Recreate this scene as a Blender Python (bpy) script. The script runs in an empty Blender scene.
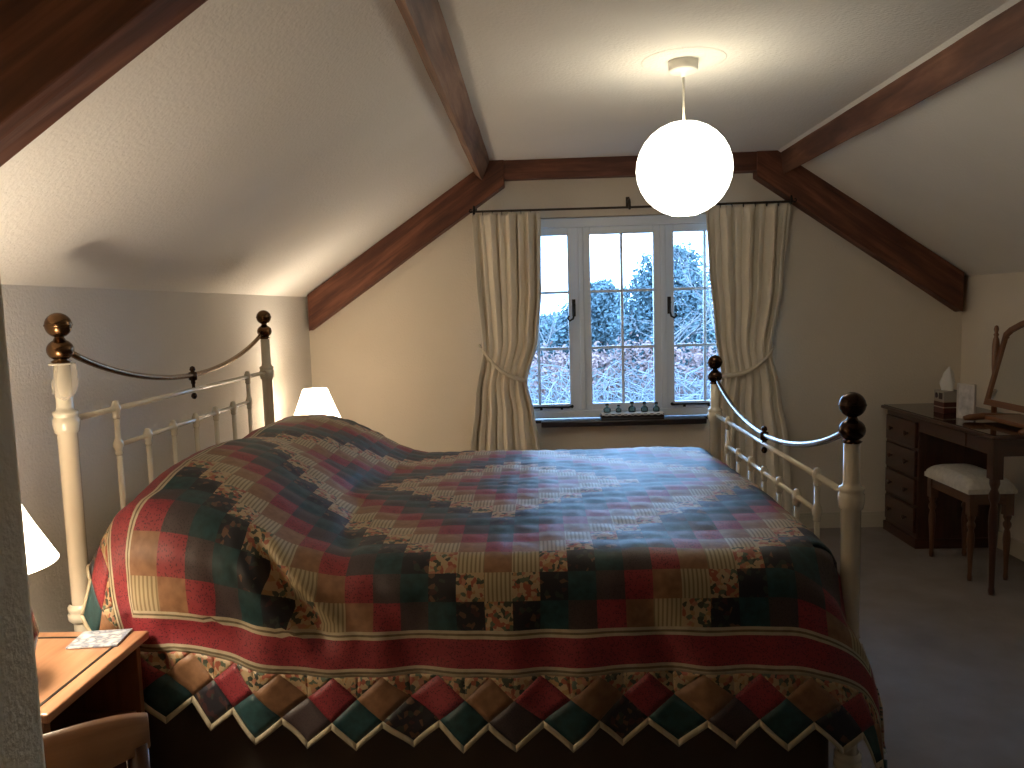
import bpy, math, random
from mathutils import Vector, Matrix, noise
random.seed(7)
sc = bpy.context.scene
COL = sc.collection
PI = math.pi
TAU = 2 * PI

# ------------------------------------------------------------------ helpers
class MB:
    """collects faces of one mesh (vertices, faces, uvs, material slots)"""
    def __init__(s):
        s.v = []; s.f = []; s.uv = []; s.m = []; s.sm = []
    def add(s, vs, fs, uvs=None, mi=0, smooth=False):
        o = len(s.v); s.v += [tuple(p) for p in vs]
        for k, f in enumerate(fs):
            s.f.append([o + i for i in f])
            s.uv.append(uvs[k] if uvs else [(0, 0)] * len(f))
            s.m.append(mi if isinstance(mi, int) else mi[k]); s.sm.append(smooth)
    def hexa(s, c, mi=0, long_axis=0):
        """c: 8 corners, index = ix + 2*iy + 4*iz; uv u runs along long_axis"""
        fs = [(0, 4, 6, 2), (1, 3, 7, 5), (0, 1, 5, 4), (2, 6, 7, 3), (0, 2, 3, 1), (4, 5, 7, 6)]
        c = [Vector(p) for p in c]
        ax = [c[1] - c[0], c[2] - c[0], c[4] - c[0]]
        L = [a.length for a in ax]
        uvs = []
        nf = [0, 0, 1, 1, 2, 2]
        for k, f in enumerate(fs):
            n = nf[k]; others = [i for i in range(3) if i != n]
            if long_axis in others: ua = long_axis; va = [i for i in others if i != ua][0]
            else: ua, va = others
            uv = []
            for i in f:
                t = (i & 1, (i >> 1) & 1, (i >> 2) & 1)
                uv.append((t[ua] * L[ua], t[va] * L[va] + 0.37 * k))
            uvs.append(uv)
        s.add(c, fs, uvs, mi)
    def box(s, lo, hi, mi=0):
        c = [(hi[0] if i & 1 else lo[0], hi[1] if i & 2 else lo[1], hi[2] if i & 4 else lo[2]) for i in range(8)]
        d = [hi[k] - lo[k] for k in range(3)]
        s.hexa(c, mi, d.index(max(d)))
    def prism(s, poly, y0, y1, axis='y', mi=0):
        """polygon in the plane across axis, extruded along it"""
        def P(a, b, t):
            return {'y': (a, t, b), 'x': (t, a, b), 'z': (a, b, t)}[axis]
        n = len(poly)
        vs = [P(a, b, y0) for a, b in poly] + [P(a, b, y1) for a, b in poly]
        fs = []; uvs = []; L = y1 - y0; acc = 0
        for i in range(n):
            j = (i + 1) % n
            e = math.dist(poly[i], poly[j])
            fs.append((i, j, n + j, n + i))
            if e > abs(L): uvs.append([(acc, 0), (acc + e, 0), (acc + e, L), (acc, L)])
            else: uvs.append([(0, acc), (0, acc + e), (L, acc + e), (L, acc)])
            acc += e
        d = Vector(poly[1]) - Vector(poly[0]); best = 0
        for i in range(n):
            e = Vector(poly[(i + 1) % n]) - Vector(poly[i])
            if e.length > best: best = e.length; d = e
        d = d.normalized(); q = Vector((-d.y, d.x))
        pu = [(Vector(p).dot(d), Vector(p).dot(q)) for p in poly]
        fs.append(tuple(range(n))[::-1]); uvs.append(pu[::-1])
        fs.append(tuple(range(n, 2 * n))); uvs.append(pu)
        s.add(vs, fs, uvs, mi)
    def lathe(s, prof, c=(0, 0, 0), n=24, mi=0, axis='z', cap=True, squash=None):
        """prof: list of (radius, height)"""
        vs = []; fs = []; uvs = []
        m = len(prof); acc = [0]
        for i in range(1, m): acc.append(acc[-1] + math.dist(prof[i], prof[i - 1]))
        for r, h in prof:
            for k in range(n):
                a = TAU * k / n
                p = (r * math.cos(a), r * math.sin(a), h)
                if axis == 'y': p = (p[0], p[2], -p[1])
                if axis == 'x': p = (p[2], p[1], -p[0])
                vs.append((p[0] + c[0], p[1] + c[1], p[2] + c[2]))
        for i in range(m - 1):
            for k in range(n):
                k2 = (k + 1) % n
                fs.append((i * n + k, i * n + k2, (i + 1) * n + k2, (i + 1) * n + k))
                uvs.append([(acc[i], k / n * .2), (acc[i], (k + 1) / n * .2), (acc[i + 1], (k + 1) / n * .2), (acc[i + 1], k / n * .2)])
        if cap:
            if prof[0][0] > 1e-5: fs.append(tuple(range(n))[::-1]); uvs.append([(0, 0)] * n)
            if prof[-1][0] > 1e-5: fs.append(tuple((m - 1) * n + k for k in range(n))); uvs.append([(0, 0)] * n)
        s.add(vs, fs, uvs, mi, True)
    def tube(s, pts, r, n=10, mi=0, cap=True):
        """tube along points; r a number or a list"""
        P = [Vector(p) for p in pts]; m = len(P)
        R = r if isinstance(r, (list, tuple)) else [r] * m
        t0 = (P[1] - P[0]).normalized()
        up = Vector((0, 0, 1)) if abs(t0.z) < .9 else Vector((1, 0, 0))
        nrm = t0.cross(up).normalized()
        vs = []; fs = []; uvs = []; acc = 0; A = []
        for i in range(m):
            t = (P[min(i + 1, m - 1)] - P[max(i - 1, 0)]).normalized()
            nrm = (nrm - t * nrm.dot(t)).normalized(); b = t.cross(nrm)
            if i: acc += (P[i] - P[i - 1]).length
            A.append(acc)
            for k in range(n):
                a = TAU * k / n
                vs.append(P[i] + (nrm * math.cos(a) + b * math.sin(a)) * R[i])
        for i in range(m - 1):
            for k in range(n):
                k2 = (k + 1) % n
                fs.append((i * n + k, i * n + k2, (i + 1) * n + k2, (i + 1) * n + k))
                uvs.append([(A[i], k / n * .1), (A[i], (k + 1) / n * .1), (A[i + 1], (k + 1) / n * .1), (A[i + 1], k / n * .1)])
        if cap:
            fs.append(tuple(range(n))[::-1]); uvs.append([(0, 0)] * n)
            fs.append(tuple((m - 1) * n + k for k in range(n))); uvs.append([(0, 0)] * n)
        s.add(vs, fs, uvs, mi, True)
    def grid(s, fn, nu, nv, mi=0, smooth=True, closed_u=False):
        vs = []; uvp = []
        for j in range(nv + 1):
            for i in range(nu + 1):
                p = fn(i / nu, j / nv); vs.append(p)
        fs = []; uvs = []
        for j in range(nv):
            for i in range(nu):
                a = j * (nu + 1) + i
                fs.append((a, a + 1, a + nu + 2, a + nu + 1))
                uvs.append([(i / nu, j / nv), ((i + 1) / nu, j / nv), ((i + 1) / nu, (j + 1) / nv), (i / nu, (j + 1) / nv)])
        s.add(vs, fs, uvs, mi, smooth)
    def ball(s, c, r, n=20, mi=0, sz=1.0):
        m = max(6, n // 2)
        s.lathe([(r * math.sin(PI * i / m), -r * sz * math.cos(PI * i / m)) for i in range(m + 1)], c, n, mi, cap=False)

def root_origin(o):
    while o.parent is not None: o = o.parent
    return o.location if not o.get('_local') else Vector((0, 0, 0))

def obj(name, mb, mats, parent=None, bevel=0, solid=0, local=False, subsurf=0, autosmooth=True):
    me = bpy.data.meshes.new(name)
    off = Vector((0, 0, 0))
    if parent is not None and not local:
        r = parent
        while r.parent is not None: r = r.parent
        off = r.location
    me.from_pydata([(v[0] - off[0], v[1] - off[1], v[2] - off[2]) for v in mb.v], [], mb.f)
    if not isinstance(mats, (list, tuple)): mats = [mats]
    for m in mats: me.materials.append(m)
    uvl = me.uv_layers.new(name='UVMap')
    i = 0
    for k, p in enumerate(me.polygons):
        p.material_index = mb.m[k]; p.use_smooth = mb.sm[k]
        for q in mb.uv[k]:
            uvl.data[i].uv = q; i += 1
    me.validate()
    me.update()
    o = bpy.data.objects.new(name, me); COL.objects.link(o)
    if parent is not None: o.parent = parent
    if solid:
        md = o.modifiers.new('solid', 'SOLIDIFY'); md.thickness = solid; md.offset = 0
    if bevel:
        md = o.modifiers.new('bevel', 'BEVEL'); md.width = bevel; md.segments = 2; md.limit_method = 'ANGLE'; md.angle_limit = math.radians(40)
    if subsurf:
        md = o.modifiers.new('sub', 'SUBSURF'); md.levels = subsurf; md.render_levels = subsurf
    return o

def tag(o, label, cat, group=None, kind=None):
    o['label'] = label; o['category'] = cat
    if group: o['group'] = group
    if kind: o['kind'] = kind
    return o

def thing(name, label, cat, loc=(0, 0, 0), rotz=0, group=None):
    o = bpy.data.objects.new(name, None); COL.objects.link(o)
    o.location = loc; o.rotation_euler = (0, 0, rotz); o.empty_display_size = .1
    return tag(o, label, cat, group)

def lerp(a, b, t): return a + (b - a) * t
def pw(t, pts):
    """piecewise smooth interpolation through (t, value)"""
    if t <= pts[0][0]: return pts[0][1]
    for (a, x), (b, y) in zip(pts, pts[1:]):
        if t <= b:
            q = (t - a) / (b - a); q = q * q * (3 - 2 * q) * .6 + q * .4
            return x + (y - x) * q
    return pts[-1][1]
def sstep(a, b, t):
    t = max(0, min(1, (t - a) / (b - a))); return t * t * (3 - 2 * t)

# ------------------------------------------------------------------ materials
def newmat(name):
    m = bpy.data.materials.new(name); m.use_nodes = True
    nt = m.node_tree; b = nt.nodes['Principled BSDF']
    return m, nt, b
def N(nt, t, **kw):
    n = nt.nodes.new(t)
    for k, v in kw.items():
        if k.startswith('i_'): n.inputs[k[2:].replace('_', ' ')].default_value = v
        else: setattr(n, k, v)
    return n
def ramp(nt, stops, interp='LINEAR'):
    n = nt.nodes.new('ShaderNodeValToRGB'); cr = n.color_ramp; cr.interpolation = interp
    while len(cr.elements) > 1: cr.elements.remove(cr.elements[-1])
    cr.elements[0].position = stops[0][0]; cr.elements[0].color = (*stops[0][1], 1)
    for p, c in stops[1:]:
        e = cr.elements.new(p); e.color = (*c, 1)
    return n
def plain(name, col, rough=.5, metal=0, spec=.5, bump=0, bscale=200, var=0, vscale=6, coat=0):
    m, nt, b = newmat(name)
    b.inputs['Base Color'].default_value = (*col, 1); b.inputs['Roughness'].default_value = rough
    b.inputs['Metallic'].default_value = metal; b.inputs['Specular IOR Level'].default_value = spec
    if coat: b.inputs['Coat Weight'].default_value = coat; b.inputs['Coat Roughness'].default_value = .15
    tc = N(nt, 'ShaderNodeTexCoord')
    if var:
        no = N(nt, 'ShaderNodeTexNoise', i_Scale=vscale, i_Detail=5.0); nt.links.new(tc.outputs['Object'], no.inputs['Vector'])
        r = ramp(nt, [(.3, tuple(c * (1 - var) for c in col)), (.7, tuple(min(1, c * (1 + var)) for c in col))])
        nt.links.new(no.outputs['Fac'], r.inputs['Fac']); nt.links.new(r.outputs['Color'], b.inputs['Base Color'])
    if bump:
        no = N(nt, 'ShaderNodeTexNoise', i_Scale=bscale, i_Detail=4.0); nt.links.new(tc.outputs['Object'], no.inputs['Vector'])
        bp = N(nt, 'ShaderNodeBump', i_Strength=bump, i_Distance=.01); nt.links.new(no.outputs['Fac'], bp.inputs['Height'])
        nt.links.new(bp.outputs['Normal'], b.inputs['Normal'])
    return m
def wood(name, dark, mid, light, rough=.45, su=2.5, sv=38, bump=.15, knots=0, coat=0):
    m, nt, b = newmat(name)
    b.inputs['Roughness'].default_value = rough
    if coat: b.inputs['Coat Weight'].default_value = coat; b.inputs['Coat Roughness'].default_value = .2
    tc = N(nt, 'ShaderNodeTexCoord'); mp = N(nt, 'ShaderNodeMapping'); mp.inputs['Scale'].default_value = (su, sv, 1)
    nt.links.new(tc.outputs['UV'], mp.inputs['Vector'])
    a = N(nt, 'ShaderNodeTexNoise', i_Scale=1.0, i_Detail=6.0, i_Roughness=.6, i_Distortion=.6); nt.links.new(mp.outputs['Vector'], a.inputs['Vector'])
    mp2 = N(nt, 'ShaderNodeMapping'); mp2.inputs['Scale'].default_value = (3, 9, 1); nt.links.new(tc.outputs['UV'], mp2.inputs['Vector'])
    c = N(nt, 'ShaderNodeTexNoise', i_Scale=1.0, i_Detail=3.0); nt.links.new(mp2.outputs['Vector'], c.inputs['Vector'])
    mx = N(nt, 'ShaderNodeMath', operation='MULTIPLY_ADD'); mx.inputs[1].default_value = .45
    nt.links.new(c.outputs['Fac'], mx.inputs[0])
    h = N(nt, 'ShaderNodeMath', operation='MULTIPLY'); h.inputs[1].default_value = .6
    nt.links.new(a.outputs['Fac'], h.inputs[0]); nt.links.new(h.outputs[0], mx.inputs[2])
    r = ramp(nt, [(.32, dark), (.52, mid), (.72, light)]); nt.links.new(mx.outputs[0], r.inputs['Fac'])
    out = r.outputs['Color']
    if knots:
        mp3 = N(nt, 'ShaderNodeMapping'); mp3.inputs['Scale'].default_value = (1.4, 4.5, 1); nt.links.new(tc.outputs['UV'], mp3.inputs['Vector'])
        vo = N(nt, 'ShaderNodeTexVoronoi', i_Scale=1.6); nt.links.new(mp3.outputs['Vector'], vo.inputs['Vector'])
        kr = ramp(nt, [(.03, (.12, .12, .12)), (.11, (1, 1, 1))]); nt.links.new(vo.outputs['Distance'], kr.inputs['Fac'])
        mm = N(nt, 'ShaderNodeMix', data_type='RGBA', blend_type='MULTIPLY'); mm.inputs['Factor'].default_value = knots
        nt.links.new(out, mm.inputs['A']); nt.links.new(kr.outputs['Color'], mm.inputs['B']); out = mm.outputs['Result']
    nt.links.new(out, b.inputs['Base Color'])
    if bump:
        bp = N(nt, 'ShaderNodeBump', i_Strength=bump, i_Distance=.006); nt.links.new(mx.outputs[0], bp.inputs['Height']); nt.links.new(bp.outputs['Normal'], b.inputs['Normal'])
    return m
def emit(name, col, s):
    m, nt, b = newmat(name)
    b.inputs['Base Color'].default_value = (.8, .75, .65, 1)
    b.inputs['Emission Color'].default_value = (*col, 1); b.inputs['Emission Strength'].default_value = s
    return m

M = {}
M['wall'] = plain('cream_plaster', (.74, .665, .55), .9, bump=.25, bscale=90, var=.03, vscale=2, spec=.2)
M['wall_pale'] = plain('pale_plaster', (.70, .655, .585), .9, bump=.35, bscale=90, var=.03, vscale=2, spec=.2)
M['ceiling'] = plain('white_ceiling_plaster', (.76, .73, .665), .9, bump=.35, bscale=75, var=.03, vscale=2, spec=.2)
M['partition'] = plain('partition_plaster', (.80, .68, .47), .9, bump=.35, bscale=110, spec=.2)
M['carpet'] = plain('carpet', (.30, .258, .23), 1, bump=.8, bscale=420, var=.12, vscale=5, spec=.05)
M['skirting'] = plain('cream_gloss', (.62, .56, .44), .4)
M['beam'] = wood('old_beam', (.03, .010, .005), (.115, .036, .017), (.26, .098, .05), .6, 1.8, 22, .5, knots=.8)
M['beam_grey'] = wood('old_beam_grey', (.06, .03, .018), (.19, .098, .06), (.33, .20, .135), .6, 1.8, 22, .5, knots=.8)
M['beam_brown'] = wood('old_beam_brown', (.035, .014, .008), (.13, .052, .028), (.27, .13, .075), .6, 1.8, 18, .5, knots=.8)
M['frame_blue_glare'] = plain('white_paint_blue_glare', (.76, .85, .97), .35)  # white paint with the blue window glare mixed into its colour
M['dark_wood'] = wood('dark_sill', (.006, .003, .002), (.014, .007, .005), (.03, .014, .01), .35, coat=.2)
M['iron'] = plain('black_iron', (.02, .018, .016), .5, .6)
M['oldrod'] = plain('rod_brown', (.07, .05, .035), .45, .5)
M['cream_metal'] = plain('cream_enamel', (.70, .64, .50), .22, bump=.03, bscale=40, coat=.6)
M['brass'] = plain('aged_brass', (.13, .072, .034), .24, 1, var=.3, vscale=30)
M['dark_brass'] = plain('dark_brass', (.045, .024, .014), .22, .9)
M['rod_bright'] = plain('polished_rod', (.36, .32, .27), .2, 1)
M['rod_brass'] = plain('brass_rod', (.22, .14, .075), .25, 1)
M['pine'] = wood('pine', (.24, .11, .055), (.38, .195, .10), (.48, .27, .15), .32, 3, 30, .05, coat=.35)
M['pine_dark'] = wood('pine_side', (.12, .045, .018), (.21, .085, .033), (.28, .12, .05), .4, 3, 30, .05, coat=.2)
M['mahog'] = wood('mahogany', (.027, .008, .0045), (.054, .017, .0085), (.09, .030, .0145), .3, 3, 34, .04, coat=.4)
M['mahog_light'] = wood('mirror_wood', (.12, .045, .018), (.20, .08, .032), (.28, .12, .05), .35, 3, 30, .04, coat=.3)
M['chair'] = wood('chair_wood', (.06, .022, .011), (.11, .044, .020), (.17, .075, .036), .35, 3, 28, .05, coat=.3)
M['paper_lantern'] = emit('paper_lantern', (1, .93, .77), 6.3)
M['shade'] = emit('lamp_shade_fabric', (1, .80, .56), 11)
M['white_plastic'] = plain('white_plastic', (.75, .72, .64), .45)
M['ceramic'] = plain('red_brown_glaze', (.085, .026, .02), .2, coat=.5)
M['curtain'] = plain('curtain_cloth', (.80, .735, .61), .9, bump=.2, bscale=600, var=.04, vscale=8, spec=.15)
M['tie'] = plain('tieback_cloth', (.70, .63, .50), .9, bump=.3, bscale=500)
M['mattress'] = plain('mattress_ticking', (.6, .57, .5), .9)
M['cushion'] = plain('stool_cushion_cloth', (.55, .51, .44), .95, bump=.2, bscale=300, var=.1, vscale=40)
M['porcelain'] = plain('doily', (.75, .75, .72), .8)
M['sheer'] = None

def glassy(name, tint=(1, 1, 1), base=.06, rough=.02):
    m, nt, b = newmat(name); nt.nodes.remove(b)
    out = nt.nodes['Material Output']
    tr = N(nt, 'ShaderNodeBsdfTransparent'); tr.inputs['Color'].default_value = (*tint, 1)
    gl = N(nt, 'ShaderNodeBsdfGlossy'); gl.inputs['Roughness'].default_value = rough
    fr = N(nt, 'ShaderNodeFresnel', i_IOR=1.45)
    mx = N(nt, 'ShaderNodeMixShader')
    nt.links.new(fr.outputs[0], mx.inputs[0]); nt.links.new(tr.outputs[0], mx.inputs[1]); nt.links.new(gl.outputs[0], mx.inputs[2])
    nt.links.new(mx.outputs[0], out.inputs['Surface'])
    return m
M['glass'] = glassy('window_glass')
M['blue_glass'] = glassy('pale_bottle_glass', (.55, .72, .74), rough=.05)
M['mirror'] = plain('mirror_glass', (.8, .8, .78), .02, 1)
def sheer(name, col, a):
    m, nt, b = newmat(name)
    b.inputs['Base Color'].default_value = (*col, 1); b.inputs['Alpha'].default_value = a; b.inputs['Roughness'].default_value = .6
    return m
M['sheer'] = sheer('sheer_organza', (.8, .72, .58), .28)

# ---- fabrics of the quilt (uv in metres)
def fab(name, build):
    m, nt, b = newmat(name)
    b.inputs['Roughness'].default_value = .5; b.inputs['Specular IOR Level'].default_value = .5
    b.inputs['Sheen Weight'].default_value = 0
    tc = N(nt, 'ShaderNodeTexCoord')
    col = build(nt, tc.outputs['UV'])
    nt.links.new(col, b.inputs['Base Color'])
    no = N(nt, 'ShaderNodeTexNoise', i_Scale=500.0, i_Detail=2.0); nt.links.new(tc.outputs['UV'], no.inputs['Vector'])
    bp = N(nt, 'ShaderNodeBump', i_Strength=.15, i_Distance=.003); nt.links.new(no.outputs['Fac'], bp.inputs['Height']); nt.links.new(bp.outputs['Normal'], b.inputs['Normal'])
    return m
def f_floral(nt, uv):
    no = N(nt, 'ShaderNodeTexNoise', i_Scale=60.0, i_Detail=2.0); nt.links.new(uv, no.inputs['Vector'])
    ad = N(nt, 'ShaderNodeMix', data_type='VECTOR'); ad.inputs['Factor'].default_value = .012
    nt.links.new(uv, ad.inputs['A']); nt.links.new(no.outputs['Color'], ad.inputs['B'])
    v = N(nt, 'ShaderNodeTexVoronoi', i_Scale=95.0); nt.links.new(ad.outputs['Result'], v.inputs['Vector'])
    s = N(nt, 'ShaderNodeSeparateColor'); nt.links.new(v.outputs['Color'], s.inputs[0])
    r = ramp(nt, [(0, (0.390, 0.281, 0.156)), (.38, (0.281, 0.078, 0.043)), (.55, (0.039, 0.047, 0.031)), (.68, (0.328, 0.187, 0.078)), (.82, (0.078, 0.101, 0.062)), (.92, (0.359, 0.156, 0.094))], 'CONSTANT')
    nt.links.new(s.outputs[0], r.inputs[0]); return r.outputs[0]
def f_black(nt, uv):
    v = N(nt, 'ShaderNodeTexVoronoi', i_Scale=75.0); nt.links.new(uv, v.inputs['Vector'])
    s = N(nt, 'ShaderNodeSeparateColor'); nt.links.new(v.outputs['Color'], s.inputs[0])
    r = ramp(nt, [(0, (0.010, 0.010, 0.014)), (.76, (0.027, 0.035, 0.027)), (.86, (0.117, 0.058, 0.031)), (.93, (0.047, 0.016, 0.016))], 'CONSTANT')
    nt.links.new(s.outputs[0], r.inputs[0]); return r.outputs[0]
def f_stripe(nt, uv):
    s = N(nt, 'ShaderNodeSeparateXYZ'); nt.links.new(uv, s.inputs[0])
    a = N(nt, 'ShaderNodeMath', operation='MULTIPLY'); a.inputs[1].default_value = TAU / .0115; nt.links.new(s.outputs[0], a.inputs[0])
    b = N(nt, 'ShaderNodeMath', operation='SINE'); nt.links.new(a.outputs[0], b.inputs[0])
    c = N(nt, 'ShaderNodeMath', operation='MULTIPLY_ADD'); c.inputs[1].default_value = .5; c.inputs[2].default_value = .5; nt.links.new(b.outputs[0], c.inputs[0])
    r = ramp(nt, [(.25, (.20, .15, .075)), (.55, (.37, .30, .175))]); nt.links.new(c.outputs[0], r.inputs[0]); return r.outputs[0]
def f_speck(a, bcol, scale=230, lo=.25, hi=.4):
    def g(nt, uv):
        v = N(nt, 'ShaderNodeTexVoronoi', i_Scale=float(scale)); nt.links.new(uv, v.inputs['Vector'])
        r = ramp(nt, [(lo, bcol), (hi, a)]); nt.links.new(v.outputs['Distance'], r.inputs[0]); return r.outputs[0]
    return g
def f_cloth(a, b_):
    def g(nt, uv):
        v = N(nt, 'ShaderNodeTexNoise', i_Scale=45.0, i_Detail=4.0); nt.links.new(uv, v.inputs['Vector'])
        r = ramp(nt, [(.35, a), (.65, b_)]); nt.links.new(v.outputs['Fac'], r.inputs[0]); return r.outputs[0]
    return g
FAB = [fab('fabric_floral', f_floral), fab('fabric_black_floral', f_black),
       fab('fabric_teal', f_cloth((.007, .028, .030), (.014, .054, .056))),
       fab('fabric_charcoal', f_speck((.054, .037, .036), (.03, .02, .021))),
       fab('fabric_crimson', f_speck((0.234, 0.027, 0.033), (0.078, 0.009, 0.014), 190)),
       fab('fabric_tan', f_cloth((0.187, 0.090, 0.041), (0.250, 0.129, 0.062))),
       fab('fabric_stripe', f_stripe),
       fab('fabric_cream', f_cloth((0.390, 0.328, 0.211), (0.452, 0.390, 0.265))),
       fab('fabric_olive', f_cloth((0.109, 0.078, 0.039), (0.156, 0.117, 0.062)))]
FL, BK, TE, CH, CR, TA, ST, CM, OL = range(9)

# ------------------------------------------------------------------ room
XL, XR, D = -1.49, 2.714, 5.08
YB = -2.0                      # rear wall, behind the camera
ZC = 2.417; SL = .668
XCL = XL + (ZC - 1.605) / SL   # slope meets flat ceiling, left
ZKL = 1.605
XCR = XR - (ZC - 1.615) / SL; ZKR = 1.615
WX0, WX1, WZ0, WZ1 = -.32, 1.42, .735, 2.065   # window opening

def structure(name, mb, mats, label, cat, **kw):
    return tag(obj(name, mb, mats, **kw), label, cat, kind='structure')

b = MB(); b.box((XL - .15, YB - .1, -.12), (XR + .15, D + .2, 0))
structure('floor', b, M['carpet'], 'beige fitted carpet over the whole bedroom floor', 'floor')
b = MB(); b.box((XL - .12, YB - .1, -.12), (XL, D + .2, ZKL + .08))
structure('wall_left', b, M['wall_pale'], 'low pale knee wall behind the bed headboard', 'wall')
b = MB(); b.box((XR, YB - .1, -.12), (XR + .12, D + .2, ZKR + .08))
structure('wall_right', b, M['wall'], 'low cream knee wall behind the dressing table', 'wall')
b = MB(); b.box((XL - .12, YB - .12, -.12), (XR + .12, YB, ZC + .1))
structure('wall_back', b, plain('darkened_plaster', (.30, .25, .19), .9, bump=.2, bscale=90), 'end wall opposite the window, darkened to bounce less light', 'wall')  # plaster colour darkened to cut bounce light behind the camera
# far gable wall with the window opening (four convex pieces of one wall)
b = MB(); y0, y1 = D, D + .24
def gz(x): return min(ZC + .06, ZKL + .06 + (x - XL) * SL, ZKR + .06 + (XR - x) * SL)
def slab(x0, x1, z0=None, top=True, z1=None):
    xs = [x0] + [x for x in (XCL, XCR) if x0 < x < x1] + [x1]
    if z1 is None: poly = [(x0, z0), (x1, z0)] + [(x, gz(x)) for x in reversed(xs)]
    else: poly = [(x0, z0), (x1, z0), (x1, z1), (x0, z1)]
    b.prism(poly, y0, y1)
slab(XL - .02, WX0, -.12); slab(WX1, XR + .02, -.12); slab(WX0, WX1, -.12, z1=WZ0); slab(WX0, WX1, WZ1)
structure('wall_far', b, M['wall'], 'cream gable wall around the window', 'wall')
# plaster ceiling: two slopes and the flat
b = MB(); t = .1
for y0, y1 in ((YB - .1, D + .2),):
    b.prism([(XL - .1, ZKL - .1 * SL), (XCL, ZC), (XCL, ZC + t), (XL - .1, ZKL - .1 * SL + t + .02)], y0, y1)
    b.prism([(XCL, ZC), (XCR, ZC), (XCR, ZC + t), (XCL, ZC + t)], y0, y1)
    b.prism([(XCR, ZC), (XR + .1, ZKR - .1 * SL), (XR + .1, ZKR - .1 * SL + t + .02), (XCR, ZC + t)], y0, y1)
structure('ceiling', b, M['ceiling'], 'textured white plaster ceiling with two slopes and a flat centre', 'ceiling')
# partition end by the camera, at the left edge of the picture
PX = -.583
b = MB(); b.prism([(XL, 0), (PX, 0), (PX, ZKL + (PX - XL) * SL), (XL, ZKL)], .72, .85)
structure('wall_partition', b, M['partition'], 'end of a plastered partition wall beside the doorway', 'wall', bevel=.012)
# skirtings
b = MB(); b.box((XL, D - .018, 0), (XR, D, .085)); b.box((XL, D - .012, .085), (XR, D, .1))
structure('baseboard_far', b, M['skirting'], 'cream skirting board under the window wall', 'baseboard')
b = MB(); b.box((XL, .85, 0), (XL + .018, D - .02, .1))
structure('baseboard_left', b, M['skirting'], 'cream skirting board behind the headboard', 'baseboard')
b = MB(); b.box((XR - .018, YB, 0), (XR, D - .02, .1))
structure('baseboard_right', b, M['skirting'], 'cream skirting board behind the dressing table', 'baseboard')

# ---- beams: rough timbers, sides wobbling
def timber(name, path, quad, mat, label, seed=0, wob=.006):
    """path: two points; quad: 4 cross-section offsets (vectors) in order"""
    mb = MB(); A, B = Vector(path[0]), Vector(path[1]); n = max(6, int((B - A).length / .12)); L = (B - A).length
    ring = len(quad) * 3
    cs = []
    for i in range(len(quad)):
        p, q = Vector(quad[i]), Vector(quad[(i + 1) % len(quad)])
        for k in range(3): cs.append(p.lerp(q, k / 3))
    per = [0]
    for i in range(ring): per.append(per[-1] + (cs[(i + 1) % ring] - cs[i]).length)
    vs = []; cen = sum(cs, Vector()) / ring
    for j in range(n + 1):
        t = j / n; base = A.lerp(B, t)
        for i, c in enumerate(cs):
            nz = noise.noise(Vector((t * L * 2.2 + seed * 7.3, i * .9, seed)))
            vs.append(base + c + (c - cen).normalized() * nz * wob)
    fs = []; uvs = []
    for j in range(n):
        for i in range(ring):
            i2 = (i + 1) % ring
            fs.append((j * ring + i, j * ring + i2, (j + 1) * ring + i2, (j + 1) * ring + i))
            a, c = j / n * L + seed, (j + 1) / n * L + seed
            uvs.append([(a, per[i]), (a, per[i + 1]), (c, per[i + 1]), (c, per[i])])
    fs.append(tuple(range(ring))[::-1]); uvs.append([(seed + cs[i].x, cs[i].z) for i in range(ring)][::-1])
    fs.append(tuple(n * ring + i for i in range(ring))); uvs.append([(seed + cs[i].x, cs[i].z) for i in range(ring)])
    mb.add(vs, fs, uvs)
    return structure(name, mb, mat, label, 'beam', bevel=.004)

yf0, yf1 = D - .10, D + .02
def rafter(name, x0, z0, x1, z1, h, y0, y1, label, seed):
    quad = [(0, 0, 0), (0, y1 - y0, 0), (0, y1 - y0, h), (0, 0, h)]
    return timber(name, ((x0, y0, z0), (x1, y0, z1)), quad, M['beam'], label, seed)
rafter('trim_1', -1.462, 1.386, -.18, 1.386 + 1.282 * .6835, .228, yf0, yf1, 'sloping dark timber rafter left of the window', 1)
rafter('trim_2', 2.668, 1.39, 1.39, 1.39 + 1.278 * .685, .245, yf0, yf1, 'sloping dark timber rafter right of the window', 2)
timber('trim_3', ((-.33, yf0 + .012, 2.301), (1.56, yf0 + .012, 2.301)), [(0, 0, 0), (0, .09, 0), (0, .09, .125), (0, 0, .125)], M['beam'], 'horizontal dark timber collar beam above the window', 3)
timber('trim_4', ((0, -.9, 0), (0, yf0 + .05, 0)), [(-.368, 0, 2.346), (-.318, 0, 2.292), (-.266, 0, 2.42), (-.33, 0, 2.43)], M['beam_grey'], 'weathered timber purlin along the left edge of the flat ceiling', 4)
timber('trim_5', ((0, -.9, 0), (0, yf0 + .05, 0)), [(1.53, 0, 2.425), (1.55, 0, 2.268), (1.64, 0, 2.32), (1.62, 0, 2.43)], M['beam_brown'], 'brown timber purlin along the right edge of the flat ceiling', 5)
rafter('trim_6', -1.49, 1.352, -.2, 1.352 + 1.29 * .685, .26, 1.225, 1.317, 'dark red timber rafter overhead, nearest the camera', 6)

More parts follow.
